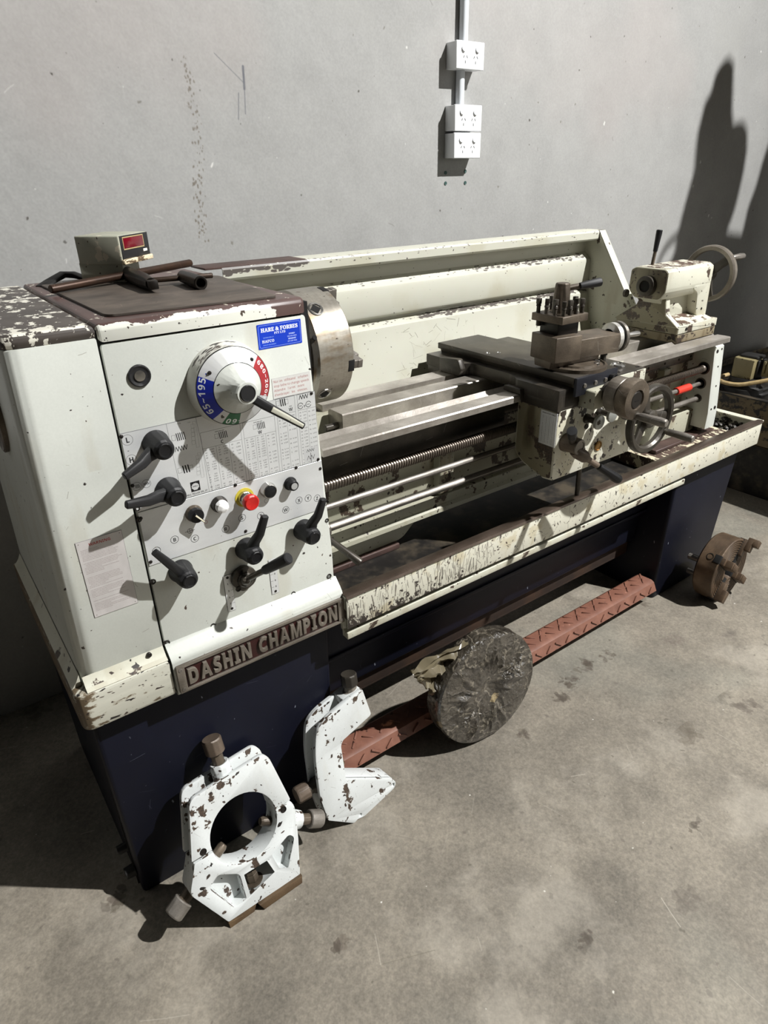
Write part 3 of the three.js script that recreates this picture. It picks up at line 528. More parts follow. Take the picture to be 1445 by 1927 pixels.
{
  const hs = lathe.getObjectByName('headstock');
  const up = mesh('thread_chart', plate(rect(0.0025, 0.3585, 0.9115, 1.0508), 0.0002, 0.0012), plateM(threadT), lathe, { uv: true, label: 'engraved aluminium thread chart' });
  const lo = mesh('button_plate', plate(rect(0.004, 0.3625, 0.806, 0.9105), 0.0002, 0.0012), plateM(buttonT), lathe, { uv: true, label: 'aluminium push button plate' });
  for (const [x, y, p] of [[0.0035, 1.046, up], [0.351, 1.0475, up], [0.0045, 0.9605, up], [0.0668, 0.908, up], [0.1803, 0.9105, up], [0.306, 0.9105, up], [0.3555, 0.9145, up], [0.0065, 0.8995, lo], [0.3585, 0.894, lo], [0.0075, 0.8135, lo], [0.1883, 0.8125, lo]]) mesh('screw', turn([x, y, 0.0012], [0, 0, 1], [[0.0032, 0], [0.0032, 0.0008], [0.002, 0.0018], [0, 0.0021]], 14), mt.screw, p);
  for (const [x, y] of [[0.0045, 0.9185], [0.0035, 0.898]]) mesh('bolt_hole', turn([x, y, 0], [0, 0, 1], [[0.0046, 0], [0.0046, 0.0022], [0.003, 0.0024], [0.0026, 0.001], [0, 0.001]], 14), mt.screw, hs);
  const warnT = print(-0.1014, -0.0275, 0.7428, 0.889, 7000, (u, v) => { const n = fbm(u, v, 5, 5, 321), k = 0.93 + 0.1 * n; return [204 * k, 200 * k, 198 * k]; }, (g, X, Y, s) => {
    g.strokeStyle = '#5a5658'; g.lineWidth = 3; g.strokeRect(2, 2, (0.0739) * s - 4, 0.1462 * s - 4);
    txt(g, 'WARNING', X(-0.0645), Y(0.8795), 50, '#a63a35', 'sans-serif', 'bold');
    g.textAlign = 'left'; g.font = '10.5px sans-serif'; g.fillStyle = '#6a5456';
    const words = 'this machine is capable of causing serious injury do not operate unless guards are in place and all switches are off before you adjust clean or oil any part of it wear eye protection at all times keep hands clear of moving work stop the spindle before changing speeds and never leave the machine running alone'.split(' ');
    let y = 118, k = 0; while (y < 980) { if (rnd() < 0.16) { y += 19; continue; } let ln = ''; const m = rnd() < 0.18 ? 34 : 66; while (ln.length < m) ln += words[k++ % words.length] + ' '; g.fillText(ln.trim().toUpperCase().slice(0, m + 4), 34 + (rnd() < 0.2 ? 18 : 0), y, 450); y += 19; }
    for (const [a, b] of [[30, 30], [487, 30], [30, 993], [487, 993]]) { g.fillStyle = '#77706e'; g.beginPath(); g.arc(a, b, 6, 0, 6.3); g.fill(); }
  });
  mesh('warning_plate', plate(rect(-0.1014, -0.0275, 0.7428, 0.889), 0.0002, 0.0008), M({ map: warnT, metalness: 0.2, roughness: 0.45 }), lathe, { uv: true, label: 'grey warning plate with red heading' });
  const blueT = print(0.2555, 0.3405, 1.142, 1.1837, 9000, (u, v) => [16 + 6 * vn(u * 40, v * 40, 40, 7), 62, 196], (g, X, Y) => {
    const W = 765, H = 375; g.strokeStyle = '#cfe0ff'; g.lineWidth = 3; g.beginPath(); g.roundRect(22, 22, W - 44, H - 44, 26); g.stroke();
    txt(g, 'HARE & FORBES', W / 2, 92, 78, '#fff', 'serif'); g.strokeStyle = '#fff'; g.lineWidth = 3; g.font = 'bold 78px serif'; g.strokeText('HARE & FORBES', W / 2, 92, 690); txt(g, 'PTY LTD', W / 2, 154, 46, '#fff', 'serif');
    txt(g, 'DISTRIBUTORS OF', 180, 208, 22, '#a8c4f4', 'sans-serif', 'normal'); txt(g, 'HAFCO', 170, 264, 58, '#fff', 'serif'); txt(g, 'QUALITY MACHINERY', 190, 318, 23, '#a8c4f4', 'sans-serif', 'normal');
    txt(g, 'SYDNEY', 590, 200, 29, '#dce8ff'); txt(g, '(02) 633 4004', 590, 238, 27, '#dce8ff', 'sans-serif', 'normal'); txt(g, 'BRISBANE', 590, 276, 29, '#dce8ff'); txt(g, '(07) 509 7004', 590, 314, 27, '#dce8ff', 'sans-serif', 'normal');
  });
  mesh('supplier_sticker', plate(rounded(rect(0.2555, 0.3405, 1.142, 1.1837), 0.0012, 3), 0.0002, 0.0005), M({ map: blueT, roughness: 0.35 }), lathe, { uv: true, label: 'blue supplier sticker' });
  const nurT = print(0.2735, 0.352, 1.0515, 1.0885, 9000, (u, v) => { const n = fbm(u, v, 5, 4, 331); return [218 - 10 * n, 217 - 10 * n, 214 - 10 * n]; }, (g) => {
    g.textAlign = 'left'; g.strokeStyle = '#7a7876'; g.lineWidth = 3; g.beginPath(); g.moveTo(0, 2); g.lineTo(706, 2); g.stroke();
    ['Nur im  stillstand   schalten', 'stop lathe to change speeds', 'Attendre   l\'arret   avant', 'd\'embrayer   les   vitesses.'].forEach((l, i) => { g.font = '52px sans-serif'; g.fillStyle = '#95443f'; g.fillText(l, 26, 58 + i * 72, i === 2 ? 560 : i === 3 ? 620 : 650); });
  });
  mesh('speed_label', plate(rect(0.2735, 0.352, 1.0515, 1.0885), 0.0002, 0.0005), M({ map: nurT, roughness: 0.45 }), lathe, { uv: true, label: 'white label with red lettering' });
  const num = (x0, x1, y0, y1, d, right) => print(x0, x1, y0, y1, 8000, alu(341), (g, X, Y) => { g.strokeStyle = '#4a4a4c'; g.lineWidth = 2; g.strokeRect(1, 1, (x1 - x0) * 8000 - 2, (y1 - y0) * 8000 - 2); d.forEach(([s, y]) => { txt(g, s, X(right ? x0 + 0.0105 : x0 + 0.007), Y(y), 46); g.strokeStyle = INK; g.lineWidth = 4; g.beginPath(); g.moveTo(X(right ? x0 + 0.001 : x0 + 0.0115), Y(y)); g.lineTo(X(right ? x0 + 0.006 : x1 - 0.0005), Y(y)); g.stroke(); }); });
  for (const a of [[0.1312, 0.1478, 0.6515, 0.7335, [['1', 0.7135], ['3', 0.698], ['5', 0.683], ['7', 0.6685]], false], [0.2268, 0.2435, 0.652, 0.733, [['2', 0.7135], ['4', 0.6985], ['6', 0.683], ['8', 0.6685]], true]]) {
    const m = mesh('scale_plate', plate(rect(...a.slice(0, 4)), 0.0002, 0.001), plateM(num(...a)), lathe, { uv: true });
    for (const y of [a[2] + 0.0055, a[3] - 0.0055]) mesh('screw', turn([(a[0] + a[1]) / 2, y, 0.001], [0, 0, 1], [[0.0028, 0], [0.0028, 0.0007], [0, 0.0016]], 12), mt.screw, m);
  }
}
{ // speed dial
  const c = [0.1902, 1.0974, 0], t = group('speed_dial', lathe, 'conical speed dial with coloured bands'), at = (z) => [c[0], c[1], z];
  const barrelT = surf(512, 128, (u, v) => { const n = fbm(u, v * 0.25, 8, 4, 351); return [214 - 14 * n, 213 - 14 * n, 205 - 14 * n]; }, (g, w, h) => { for (let i = 0; i < 70; i++) blob(g, w * rr(0.46, 0.66), h * rr(0.1, 0.75), rr(1, 6), css(DARK[i % 4]), 1.8); chips(g, 26, 0, 0, w, h, 0.5, 2.5, DARK, 2); }, null);
  mesh('dial_barrel', turn(at(0), [0, 0, 1], [[0.0705, 0], [0.0705, 0.004], [0.0675, 0.018], [0.0662, 0.0262], [0.0655, 0.0285]], 72), M({ map: barrelT, roughness: 0.4 }), t, { uv: true });
  const A = (deg) => (deg + 90) / 360;                               // u of an angle counted from +x
  const bandT = surf(2048, 160, (u, v) => { const n = fbm(u, v * 0.1, 10, 4, 361), s = 0.5 + 0.5 * Math.cos((u - 0.5) * 12); return [206 + 12 * n * s, 207 + 12 * n * s, 205 + 10 * n]; }, (g, w, h) => {
    const sec = (a, b, col, label, px) => {
      g.fillStyle = col; g.fillRect(A(a) * w, 0, (A(b) - A(a)) * w, h);
      const n = label.length, m = (A(a) + A(b)) / 2 * w, step = px * 0.66;
      [...label].forEach((ch, i) => txt(g, ch, m + ((n - 1) / 2 - i) * step, h * 0.5, px, '#e8ecec', 'sans-serif', 'bold', Math.PI));
    };
    sec(154.6, 226.9, '#1a2a9c', '65~195', 94); sec(242.8, 309.4, '#2c6c46', '20~60', 92); sec(-26.2, 42.1, '#a4363a', '680~2000', 76);
    blob(g, A(235) * w, h * 0.5, 22, '#4c463e', 1.2); g.fillStyle = '#2a3aa0'; g.beginPath(); g.arc(A(147) * w, h * 0.62, 6, 0, 7); g.fill();
  }, null);
  { const k = turn(at(0), [0, 0, 1], [[0.0648, 0.0288], [0.0425, 0.0432]], 96); mesh('dial_band', k, M({ map: bandT, roughness: 0.34, metalness: 0.15 }), t, { uv: true, label: 'band with blue, green and red speed ranges' }); }
  mesh('dial_groove', turn(at(0), [0, 0, 1], [[0.0658, 0.0278], [0.0655, 0.0288], [0.0646, 0.0289]], 72), mt.gap, t);
  mesh('dial_groove', turn(at(0), [0, 0, 1], [[0.0428, 0.0431], [0.0418, 0.0438]], 72), mt.gap, t);
  mesh('dial_cone', turn(at(0), [0, 0, 1], [[0.042, 0.0435], [0.034, 0.0485], [0.0265, 0.0555], [0.0212, 0.0625], [0.0196, 0.068], [0.0194, 0.077], [0.0175, 0.0795], [0.0138, 0.0797]], 72), M({ map: whiteT, roughness: 0.3 }), t);
  mesh('dial_cap', turn(at(0), [0, 0, 1], [[0.0139, 0.0785], [0.0135, 0.0812], [0.0125, 0.082], [0.0118, 0.0812], [0, 0.0815]], 36), mt.black, t);
  for (const a of [142.7, 51.1]) mesh('rivet', turn([c[0] + 0.0525 * Math.cos(a * Math.PI / 180), c[1] + 0.0525 * Math.sin(a * Math.PI / 180), 0.0362], [0, 0, 1], [[0.0032, 0], [0.0028, 0.0022], [0, 0.0032]], 14), mt.screw, t);
  const h = group('dial_lever', lathe, 'worn cream lever on the speed dial');
  mesh('lever_face', bar([[[0.236, 1.0585, 0.0672], 0.0095, 0.003], [[0.262, 1.039, 0.0702], 0.009, 0.003], [[0.2885, 1.0185, 0.0748], 0.0065, 0.003]], [0, 0, 1]), mt.cream, h);
  mesh('lever_core', bar([[[0.206, 1.082, 0.052], 0.016, 0.012], [[0.226, 1.066, 0.060], 0.0165, 0.012], [[0.291, 1.0165, 0.072], 0.0115, 0.008]], [0, 0, 1]), mt.black, h);
}
function lever(hub, cap, tip, w0 = 0.019, w1 = 0.0125, dull = true) {
  const g = group('gear_lever', lathe), d = V(cap[0] - hub[0], cap[1] - hub[1], cap[2]), l = d.length(), dir = [0, 0, 1];
  mesh('hub', turn([hub[0], hub[1], 0], dir, [[0.0222, 0], [0.0222, 0.004], [0.0205, 0.008], [0.0182, 0.033], [0.0168, 0.0405], [0.0135, 0.0435], [0, 0.0435]], 36), mt.black, g);
  mesh('cap', turn([hub[0], hub[1], 0.043], dir, [[0.0128, 0], [0.0125, 0.003], [0.0112, 0.0045], [0.0092, 0.0042], [0.0088, 0.0035], [0, 0.0035]], 32), mt.cap, g);
  const v = V(tip[0] - hub[0], tip[1] - hub[1], 0), n = v.length(); v.normalize();
  const P = (s, z) => [hub[0] + v.x * s, hub[1] + v.y * s, z];
  mesh('arm', bar([[P(0.004, 0.024), 0.026, 0.018], [P(0.026, 0.029), w0, 0.016], [P(n * 0.55, tip[2] - 0.008), w0 * 0.92, 0.0135], [P(n, tip[2]), w1, 0.010]], [0, 0, 1]), mt.black, g);
}
lever([0.0545, 1.0225], [0.0555, 1.0279, 0.045], [-0.016, 0.998, 0.048]);
lever([0.0605, 0.9375], [0.0564, 0.9469, 0.045], [-0.023, 0.9525, 0.05], 0.019, 0.013);
lever([0.0555, 0.7765], [0.0518, 0.7855, 0.045], [0.006, 0.855, 0.046], 0.017, 0.0125);
lever([0.1845, 0.7765], [0.1783, 0.7838, 0.045], [0.209, 0.8585, 0.05], 0.018, 0.014);
lever([0.310, 0.7745], [0.3035, 0.7833, 0.045], [0.333, 0.855, 0.05], 0.018, 0.014);
{ // joystick
  const g = group('feed_joystick', lathe), b = [0.170, 0.7175];
  mesh('flange', ext(rounded([[b[0] - 0.027, b[1] - 0.004, 0.01], [b[0] - 0.006, b[1] - 0.03, 0.012], [b[0] + 0.024, b[1] - 0.016, 0.012], [b[0] + 0.027, b[1] + 0.01, 0.012], [b[0] + 0.004, b[1] + 0.03, 0.012], [b[0] - 0.022, b[1] + 0.018, 0.01]]), 0, 0.011, 'xy', 0.003), mt.oil, g);
  for (const [x, y] of [[-0.016, -0.016], [0.019, -0.003], [-0.007, 0.021]]) mesh('flange_screw', turn([b[0] + x, b[1] + y, 0.0105], [0, 0, 1], [[0.0055, 0], [0.0055, 0.002], [0.0035, 0.0022], [0.003, 0.001], [0, 0.001]], 16), mt.screw, g);
  mesh('socket', turn([b[0], b[1], 0.01], [0, 0, 1], [[0.0165, 0], [0.015, 0.006], [0.0125, 0.008], [0.0115, 0.006], [0, 0.006]], 28), mt.oil, g);
  const o = [0.168, 0.7215, 0.020], e = [0.2225, 0.793, 0.108], L = (t) => o.map((q, i) => q + (e[i] - q) * t);
  mesh('stick', [new THREE.SphereGeometry(0.0105, 20, 14).translate(...o), cyl(o, L(0.5), 0.006)], mt.oil, g);
  mesh('grip', turn(L(0.42), [e[0] - o[0], e[1] - o[1], e[2] - o[2]], [[0, 0], [0.0075, 0], [0.009, 0.004], [0.0112, 0.062], [0.0108, 0.0675], [0.009, 0.0695], [0, 0.0695]], 24), mt.black, g);
}
{ // switches
  const Z = [0, 0, 1];
  let g = group('selector_switch', lathe);
  mesh('bezel', turn([0.0965, 0.8805, 0.001], Z, [[0.0155, 0], [0.0155, 0.004], [0.0135, 0.0075], [0.0125, 0.008]], 32), mt.rust, g);
  mesh('knob', turn([0.0965, 0.8805, 0.001], Z, [[0.0135, 0.004], [0.0135, 0.014], [0.0128, 0.0165], [0, 0.0168]], 32), mt.cap, g);
  mesh('pointer', bar([[[0.0915, 0.8865, 0.019], 0.0065, 0.008], [[0.1065, 0.868, 0.019], 0.0035, 0.008]], [0, 0, 1]), mt.cap, g);
  mesh('pointer_mark', bar([[[0.0925, 0.8853, 0.0232], 0.003, 0.0012], [[0.106, 0.8688, 0.0232], 0.0022, 0.0012]], [0, 0, 1]), M({ color: 0xe8e2c8, roughness: 0.5 }), g, { label: 'white pointer line' });
  g = group('white_button', lathe);
  mesh('bezel', turn([0.1445, 0.8835, 0.001], Z, [[0.0155, 0], [0.0155, 0.004], [0.0142, 0.007], [0.0138, 0.0105], [0.0118, 0.0118]], 32), M({ color: 0x3c3834, metalness: 0.7, roughness: 0.35 }), g);
  mesh('lens', turn([0.1445, 0.8835, 0.001], Z, [[0.012, 0.008], [0.0122, 0.016], [0.0105, 0.0205], [0.006, 0.0235], [0, 0.0242]], 32), M({ color: 0xf0f0ee, roughness: 0.3 }), g);
  g = group('emergency_stop', lathe, 'red emergency stop button on a yellow disc');
  mesh('disc', turn([0.1945, 0.8815, 0.001], Z, [[0.0185, 0], [0.0185, 0.0014], [0, 0.0014]], 36), M({ color: 0xc9b83e, roughness: 0.5 }), g, { label: 'yellow disc' });
  mesh('neck', turn([0.1945, 0.8815, 0.001], Z, [[0.0135, 0], [0.0135, 0.009], [0.012, 0.0105], [0.0105, 0.011], [0.0105, 0.024], [0, 0.024]], 32), mt.chrome, g);
  mesh('red_cap', turn([0.1945, 0.8815, 0.001], Z, [[0.010, 0.021], [0.0148, 0.0225], [0.0153, 0.027], [0.0148, 0.031], [0.0125, 0.0335], [0.0085, 0.0325], [0, 0.0328]], 36), M({ color: 0xc0201c, roughness: 0.35 }), g, { label: 'red mushroom cap' });
  g = group('black_button', lathe);
  mesh('bezel', turn([0.2415, 0.8835, 0.001], Z, [[0.0155, 0], [0.0155, 0.004], [0.0142, 0.008], [0.0138, 0.0125], [0.0122, 0.0132], [0.0118, 0.011]], 32), mt.chrome, g);
  mesh('push', turn([0.2415, 0.8835, 0.001], Z, [[0.0119, 0.008], [0.0115, 0.0125], [0.010, 0.0132], [0, 0.0125]], 32), mt.cap, g);
  g = group('small_knob', lathe);
  mesh('skirt', turn([0.290, 0.882, 0.001], Z, [[0.0135, 0], [0.0133, 0.003], [0.0108, 0.0045], [0.010, 0.016], [0.0085, 0.0175], [0, 0.0175]], 30), mt.cap, g);
  mesh('knob_face', turn([0.290, 0.882, 0.018], Z, [[0.0068, 0], [0.0066, 0.001], [0, 0.0012]], 26), M({ color: 0xbfc0bf, metalness: 0.4, roughness: 0.4 }), g, { label: 'silver knob face' });
}
{ // cast nameplate
  const font = await new FontLoader().loadAsync('fonts/droid/droid_sans_bold.typeface.json');
  const t = group('nameplate', lathe, 'cast nameplate with raised silver letters on red'), z = 0.0225;
  mesh('plate', ext(rounded(rect(0.005, 0.377, 0.534, 0.597), 0.002, 2), z, z + 0.004, 'xy', 0.001), M({ map: redT, color: 0x6a2c2c, roughness: 0.55 }), t, { label: 'dull red field' });
  mesh('border', ext(rounded(rect(0.005, 0.377, 0.534, 0.597), 0.002, 2), z + 0.002, z + 0.0085, 'xy', 0.0015, [[[0.0205, 0.5405], [0.0205, 0.5905], [0.3625, 0.5905], [0.3625, 0.5405]]]), mt.dull, t);
  const s = 'DASHIN CHAMPION', x0 = 0.0245, x1 = 0.359, geos = []; let x = 0;
  for (const ch of s) {
    if (ch === ' ') { x += 0.55; continue; }
    const g = new TextGeometry(ch, { font, size: 1, depth: 0.16, curveSegments: 6, bevelEnabled: true, bevelThickness: 0.09, bevelSize: 0.05, bevelSegments: 2 });
    g.computeBoundingBox(); const b = g.boundingBox; g.translate(x - b.min.x, -b.min.y, 0); x += (b.max.x - b.min.x) + 0.14; geos.push([g, b.max.y - b.min.y]);
  }
  const k = (x1 - x0) / (x - 0.14);
  for (const [g, h] of geos) mesh('letter', g.scale(k, 0.0375 / h, 0.021).translate(x0, 0.5467, z + 0.0035), mt.dull, t, { crease: 0.4 });
  for (const [a, b] of [[0.0125, 0.5885], [0.0125, 0.5425], [0.3695, 0.5885], [0.3695, 0.5425]]) mesh('screw', turn([a, b, z + 0.008], [0, 0, 1], [[0.0042, 0], [0.004, 0.0012], [0.0012, 0.0018], [0.0012, 0.001], [0, 0.001]], 16), mt.steel, t);
}
// chuck
const chuckM = M({ map: surf(1024, 512, (u, v) => { const n = fbm(u, v * 0.5, 8, 6, 401, 0.6), f = vn(u * 16, v * 512, 512, 405), sp = vn(u * 400, v * 200, 400, 409); let c = mix3([112, 107, 98], [182, 177, 166], clamp(n + 0.18 * (f - 0.5) + 0.2 * (sp - 0.5))); return mix3(c, [104, 74, 40], 0.6 * sstep(0.56, 0.74, fbm(u, v * 0.5, 10, 5, 411, 0.62))); }, (g, w, h) => { chips(g, 300, 0, 0, w, h, 0.6, 2.4, [[70, 52, 38], [58, 48, 40]], 1.5); }, null), metalness: 0.75, roughness: 0.36 });
function chuckBody(r, len, hasBore = true) {                         // along +y from 0 to len, front at len
  return [[0, -0.03], [r * 0.6, -0.03], [r * 0.6, -0.004], [r * 0.93, -0.004], [r * 0.97, 0.002], [r, 0.006], [r, len - 0.003], [r - 0.003, len], [r * 0.3, len], [r * 0.27, len - 0.004], [r * 0.27, len - 0.05], [0, len - 0.05]];
}
{
  const g = group('chuck', lathe, 'large steel chuck on the spindle'), c = [0, 1.084, -0.185], R = 0.1185, X0 = 0.409, L = 0.086;
  mesh('chuck_body', turn([X0, c[1], c[2]], [1, 0, 0], chuckBody(R, L), 96), chuckM, g, { uv: true });
  mesh('spindle_nose', turn([0.345, c[1], c[2]], [1, 0, 0], [[0.085, 0], [0.085, 0.03], [0.072, 0.036], [0.072, 0.062]], 48), mt.oil, g);
  for (const deg of [49.5, 139.5, 229.5, 319.5]) {
    const a = deg * Math.PI / 180, d = [0, Math.sin(a), Math.cos(a)], p = [0.436, c[1] + d[1] * (R - 0.004), c[2] + d[2] * (R - 0.004)];
    mesh('key_socket', turn(p, d, [[0.0155, 0], [0.0155, 0.0052], [0.0125, 0.0056], [0.0115, 0.0045]], 28), mt.chrome, g);
    mesh('socket_hole', turn(p, d, [[0.0118, 0.0044], [0, 0.0044]], 4), mt.gap, g);
  }
  mesh('pin_hole', cyl([0.4005 + 0.0102, 1.084 + (R - 0.0015) * Math.sin(0.381), -0.185 + (R - 0.0015) * Math.cos(0.381)], [0.4005 + 0.0102, 1.084 + (R + 0.0006) * Math.sin(0.381), -0.185 + (R + 0.0006) * Math.cos(0.381)], 0.005, 0.005, 14), mt.gap, g);
  for (const deg of [-11, 79, 169, 259]) {
    const a = deg * Math.PI / 180, m = new THREE.Matrix4().makeTranslation(0, c[1], c[2]).multiply(new THREE.Matrix4().makeRotationX(-a));
    const B = (x0, x1, w, r0, r1) => box(x0, x1, -w / 2, w / 2, r0, r1, 0.0012).applyMatrix4(m);
    mesh('jaw_slot', [B(X0 + L - 0.014, X0 + L + 0.0006, 0.024, 0.04, R + 0.0006)], mt.gap, g);
    const j = mesh('jaw', [B(X0 + L - 0.006, X0 + L + 0.012, 0.017, 0.045, 0.1165), B(X0 + L + 0.01, X0 + L + 0.022, 0.017, 0.06, 0.1175), B(X0 + L + 0.01, X0 + L + 0.03, 0.017, 0.045, 0.09)], mt.steel, g);
  }
}
// carriage
{
  const dk = mt.oil;
  const sd = group('saddle', lathe, 'dark oily carriage saddle');
  mesh('saddle_casting', [ext(rounded([[0.962, 0.08, 0.004], [1.293, 0.08, 0.004], [1.293, -0.075, 0.03], [1.19, -0.10, 0.02], [1.19, -0.24, 0.02], [1.29, -0.255, 0.01], [1.29, -0.4], [0.962, -0.4], [0.962, -0.25, 0.01], [0.985, -0.24, 0.02], [0.985, -0.09, 0.02], [0.962, -0.055, 0.006]]), 0.918, 0.95, 'xz', 0.002), box(0.962, 1.293, 0.897, 0.922, -0.028, 0.08, 0.002), box(0.966, 1.29, 0.88, 0.92, -0.4, -0.34, 0.003)], dk, sd);
  mesh('way_wiper', ext(rounded([[-0.325, 0.919], [-0.325, 0.956, 0.004], [-0.25, 0.964, 0.008], [-0.236, 0.935, 0.006], [-0.25, 0.919]]), 0.945, 0.963, 'zy', 0.002), dk, sd);
  mesh('way_wiper', ext(rounded([[-0.085, 0.919], [-0.085, 0.932, 0.006], [-0.03, 0.932, 0.006], [-0.024, 0.9], [-0.03, 0.919]]), 0.95, 0.964, 'zy', 0.001), dk, sd);
  mesh('way_wiper', ext([[1.293, 0.0], [1.30, 0.004], [1.345, -0.02], [1.293, -0.035]], 0.919, 0.938, 'xz', 0.001), mt.cream, sd);
  mesh('oil_cap', [turn([1.247, 0.949, 0.03], [0, 1, 0], [[0.02, 0], [0.0205, 0.003], [0.018, 0.0075], [0.0155, 0.008], [0.014, 0.0055], [0, 0.0055]], 32)], mt.chrome, sd);
  mesh('clamp_bolt', [cyl([1.330 - 0.065, 0.949, -0.03], [1.265, 0.966, -0.03], 0.008), cyl([1.265, 0.966, -0.03], [1.265, 0.98, -0.03], 0.0125, 0.0125, 4)], dk, sd);
  for (const [x, z] of [[1.281, 0.066], [0.985, 0.066], [1.2, 0.066]]) mesh('screw', turn([x, 0.9495, z], [0, 1, 0], [[0.006, 0], [0.006, 0.0012], [0.004, 0.0015], [0.0035, 0.0006], [0, 0.0006]], 16), mt.screw, sd);
  mesh('saddle_front', box(1.16, 1.293, 0.897, 0.947, 0.0805, 0.084, 0.001), mt.cream, sd);
  const apT = surf(1024, 512, (u, v) => { const n = fbm(u, v * 0.5, 8, 5, 421), s = fbm(u, v * 0.5, 20, 5, 425, 0.66); let c = mix3([222, 221, 206], [198, 190, 160], 0.5 * sstep(0.45, 0.75, n)); return mix3(c, [54, 46, 40], sstep(0.65, 0.68, s + 0.11 * sstep(0.7, 1, v))); }, (g, w, h) => { chips(g, 160, 0, 0, w, h, 1, 7, DARK, 2.4); scratches(g, 50, 0, 0, w, h, 60, DARK, 1); }, [0.33, 0.18]);
  apT.offset.set(-0.968 / 0.33, -0.718 / 0.18);
  const ap = mesh('apron', [ext(rounded([[-0.05, 0.9], [0.08, 0.9, 0.002], [0.08, 0.72, 0.004], [0.05, 0.717, 0.004], [-0.02, 0.738, 0.01], [-0.05, 0.76, 0.02]], 0), 0.968, 1.291, 'zy', 0.004)], M({ map: apT, roughness: 0.42 }), lathe, { label: 'cream painted apron of the carriage' });
  mesh('apron_plate', box(0.9655, 0.9672, 0.808, 0.8935, 0.028, 0.0785, 0.0004), M({ map: print(0, 0.05, 0, 0.0855, 6000, alu(431), (g) => { g.strokeStyle = '#555'; g.lineWidth = 2; g.strokeRect(3, 3, 294, 507); txt(g, 'INDICATOR TABLE', 150, 34, 28); for (let i = 0; i < 5; i++) { g.beginPath(); g.moveTo(20 + i * 62, 60); g.lineTo(20 + i * 62, 490); g.stroke(); } for (let i = 0; i < 22; i++) for (let k = 0; k < 4; k++) txt(g, String(Math.floor(rr(1, 99))), 50 + k * 62, 76 + i * 19, 14); }), metalness: 0.3, roughness: 0.5 }), ap, { uv: false });
  { const p = ap.getObjectByName('apron_plate').geometry, uv = p.attributes.uv, q = p.attributes.position; for (let i = 0; i < q.count; i++) uv.setXY(i, (q.getZ(i) - 0.028) / 0.0505, (q.getY(i) - 0.808) / 0.0855); }
  mesh('apron_side', ext(rounded([[-0.045, 0.897], [0.074, 0.897], [0.074, 0.726, 0.004], [0.05, 0.722, 0.004], [-0.018, 0.743, 0.01], [-0.045, 0.762, 0.02]], 0), 0.9664, 0.9672, 'zy', 0.0002), mt.grime, ap, { label: 'grimy left side of the apron, darkened for shade' });  // thin plate: oil stains plus shade put into the base colour
  // cross slide
  const cs = group('cross_slide', lathe, 'long dark cross slide');
  mesh('slide', [ext([[0.9975, -0.392], [1.1535, -0.392], [1.1535, 0.09], [0.9975, 0.09]], 0.9605, 0.977, 'xz', 0.0015), ext([[1.003, 0.964], [1.148, 0.964], [1.143, 0.949], [1.008, 0.949]], -0.39, 0.089, 'xy', 0.001)], dk, cs);
  mesh('gib_plate', [ext([[1.0, 0.932], [1.149, 0.932], [1.1515, 0.976], [0.999, 0.976]], 0.089, 0.098, 'xy', 0.002)], M({ color: 0x2e2f36, metalness: 0.5, roughness: 0.4 }), cs);
  for (const x of [1.028, 1.068, 1.106]) mesh('gib_screw', turn([x, 0.955, 0.0975], [0, 0, 1], [[0.0055, 0], [0.0055, 0.003], [0.003, 0.0045], [0, 0.0045]], 16), mt.steel, cs);
  mesh('gib_knob', [turn([1.128, 0.955, 0.0975], [0, 0, 1], [[0.0125, 0], [0.0125, 0.012], [0.009, 0.013], [0.0085, 0.006], [0, 0.006]], 24)], mt.cap, cs);
  for (const [x, z] of [[1.013, -0.208], [1.04, -0.195]]) mesh('oil_nipple', turn([x, 0.9765, z], [0, 1, 0], [[0.006, 0], [0.006, 0.001], [0.004, 0.0018], [0.003, 0.0004], [0, 0.0004]], 16), mt.chrome, cs);
  // swivel and compound
  const sv = mesh('swivel_base', turn([1.083, 0.976, 0.026], [0, 1, 0], [[0.072, 0], [0.072, 0.009], [0.068, 0.0115], [0.066, 0.0115], [0.064, 0.008], [0.05, 0.008], [0.048, 0.0125], [0, 0.0125]], 56), mt.rust, lathe);
  for (const [x, z] of [[1.127, 0.052], [1.137, 0.012], [1.108, 0.066], [1.131, 0.035]]) mesh('swivel_bolt', [turn([x, 0.983, z], [0, 1, 0], [[0.0075, 0], [0.0075, 0.006], [0.0045, 0.0075], [0, 0.0075]], 18)], mt.chrome, sv);
  const m = new THREE.Matrix4().makeTranslation(1.002, 0, -0.053).multiply(new THREE.Matrix4().makeRotationY(-9.5 * Math.PI / 180)), loc = (g) => g.applyMatrix4(m);
  const cp = group('compound_slide', lathe, 'oily compound slide below the tool post');
  mesh('slide_block', [loc(box(0, 0.078, 1.0, 1.0595, 0, 0.091, 0.002)), loc(ext([[0.02, 0.984], [0.075, 0.984], [0.079, 1.002], [0.016, 1.002]], 0.0, 0.15, 'zy', 0.001))], mt.rust, cp);
  mesh('top_slide', [loc(ext(rounded([[0.006, 1.003], [0.086, 1.003], [0.086, 1.047, 0.003], [0.006, 1.047, 0.003]]), 0.075, 0.205, 'zy', 0.002))], mt.rust, cp);
  const w = V(0.205, 1.03, 0.048).applyMatrix4(m), dir = V(1, 0, 0).transformDirection(m);
  mesh('feed_dial', turn(w, dir, [[0.022, -0.002], [0.026, 0.002], [0.036, 0.004], [0.036, 0.016], [0.031, 0.0165]], 48), M({ color: 0xcfcdc8, metalness: 0.6, roughness: 0.3 }), cp);
  mesh('dial_ring', turn(w, dir, [[0.033, 0.016], [0.033, 0.024], [0.031, 0.026]], 48), mt.cap, cp);
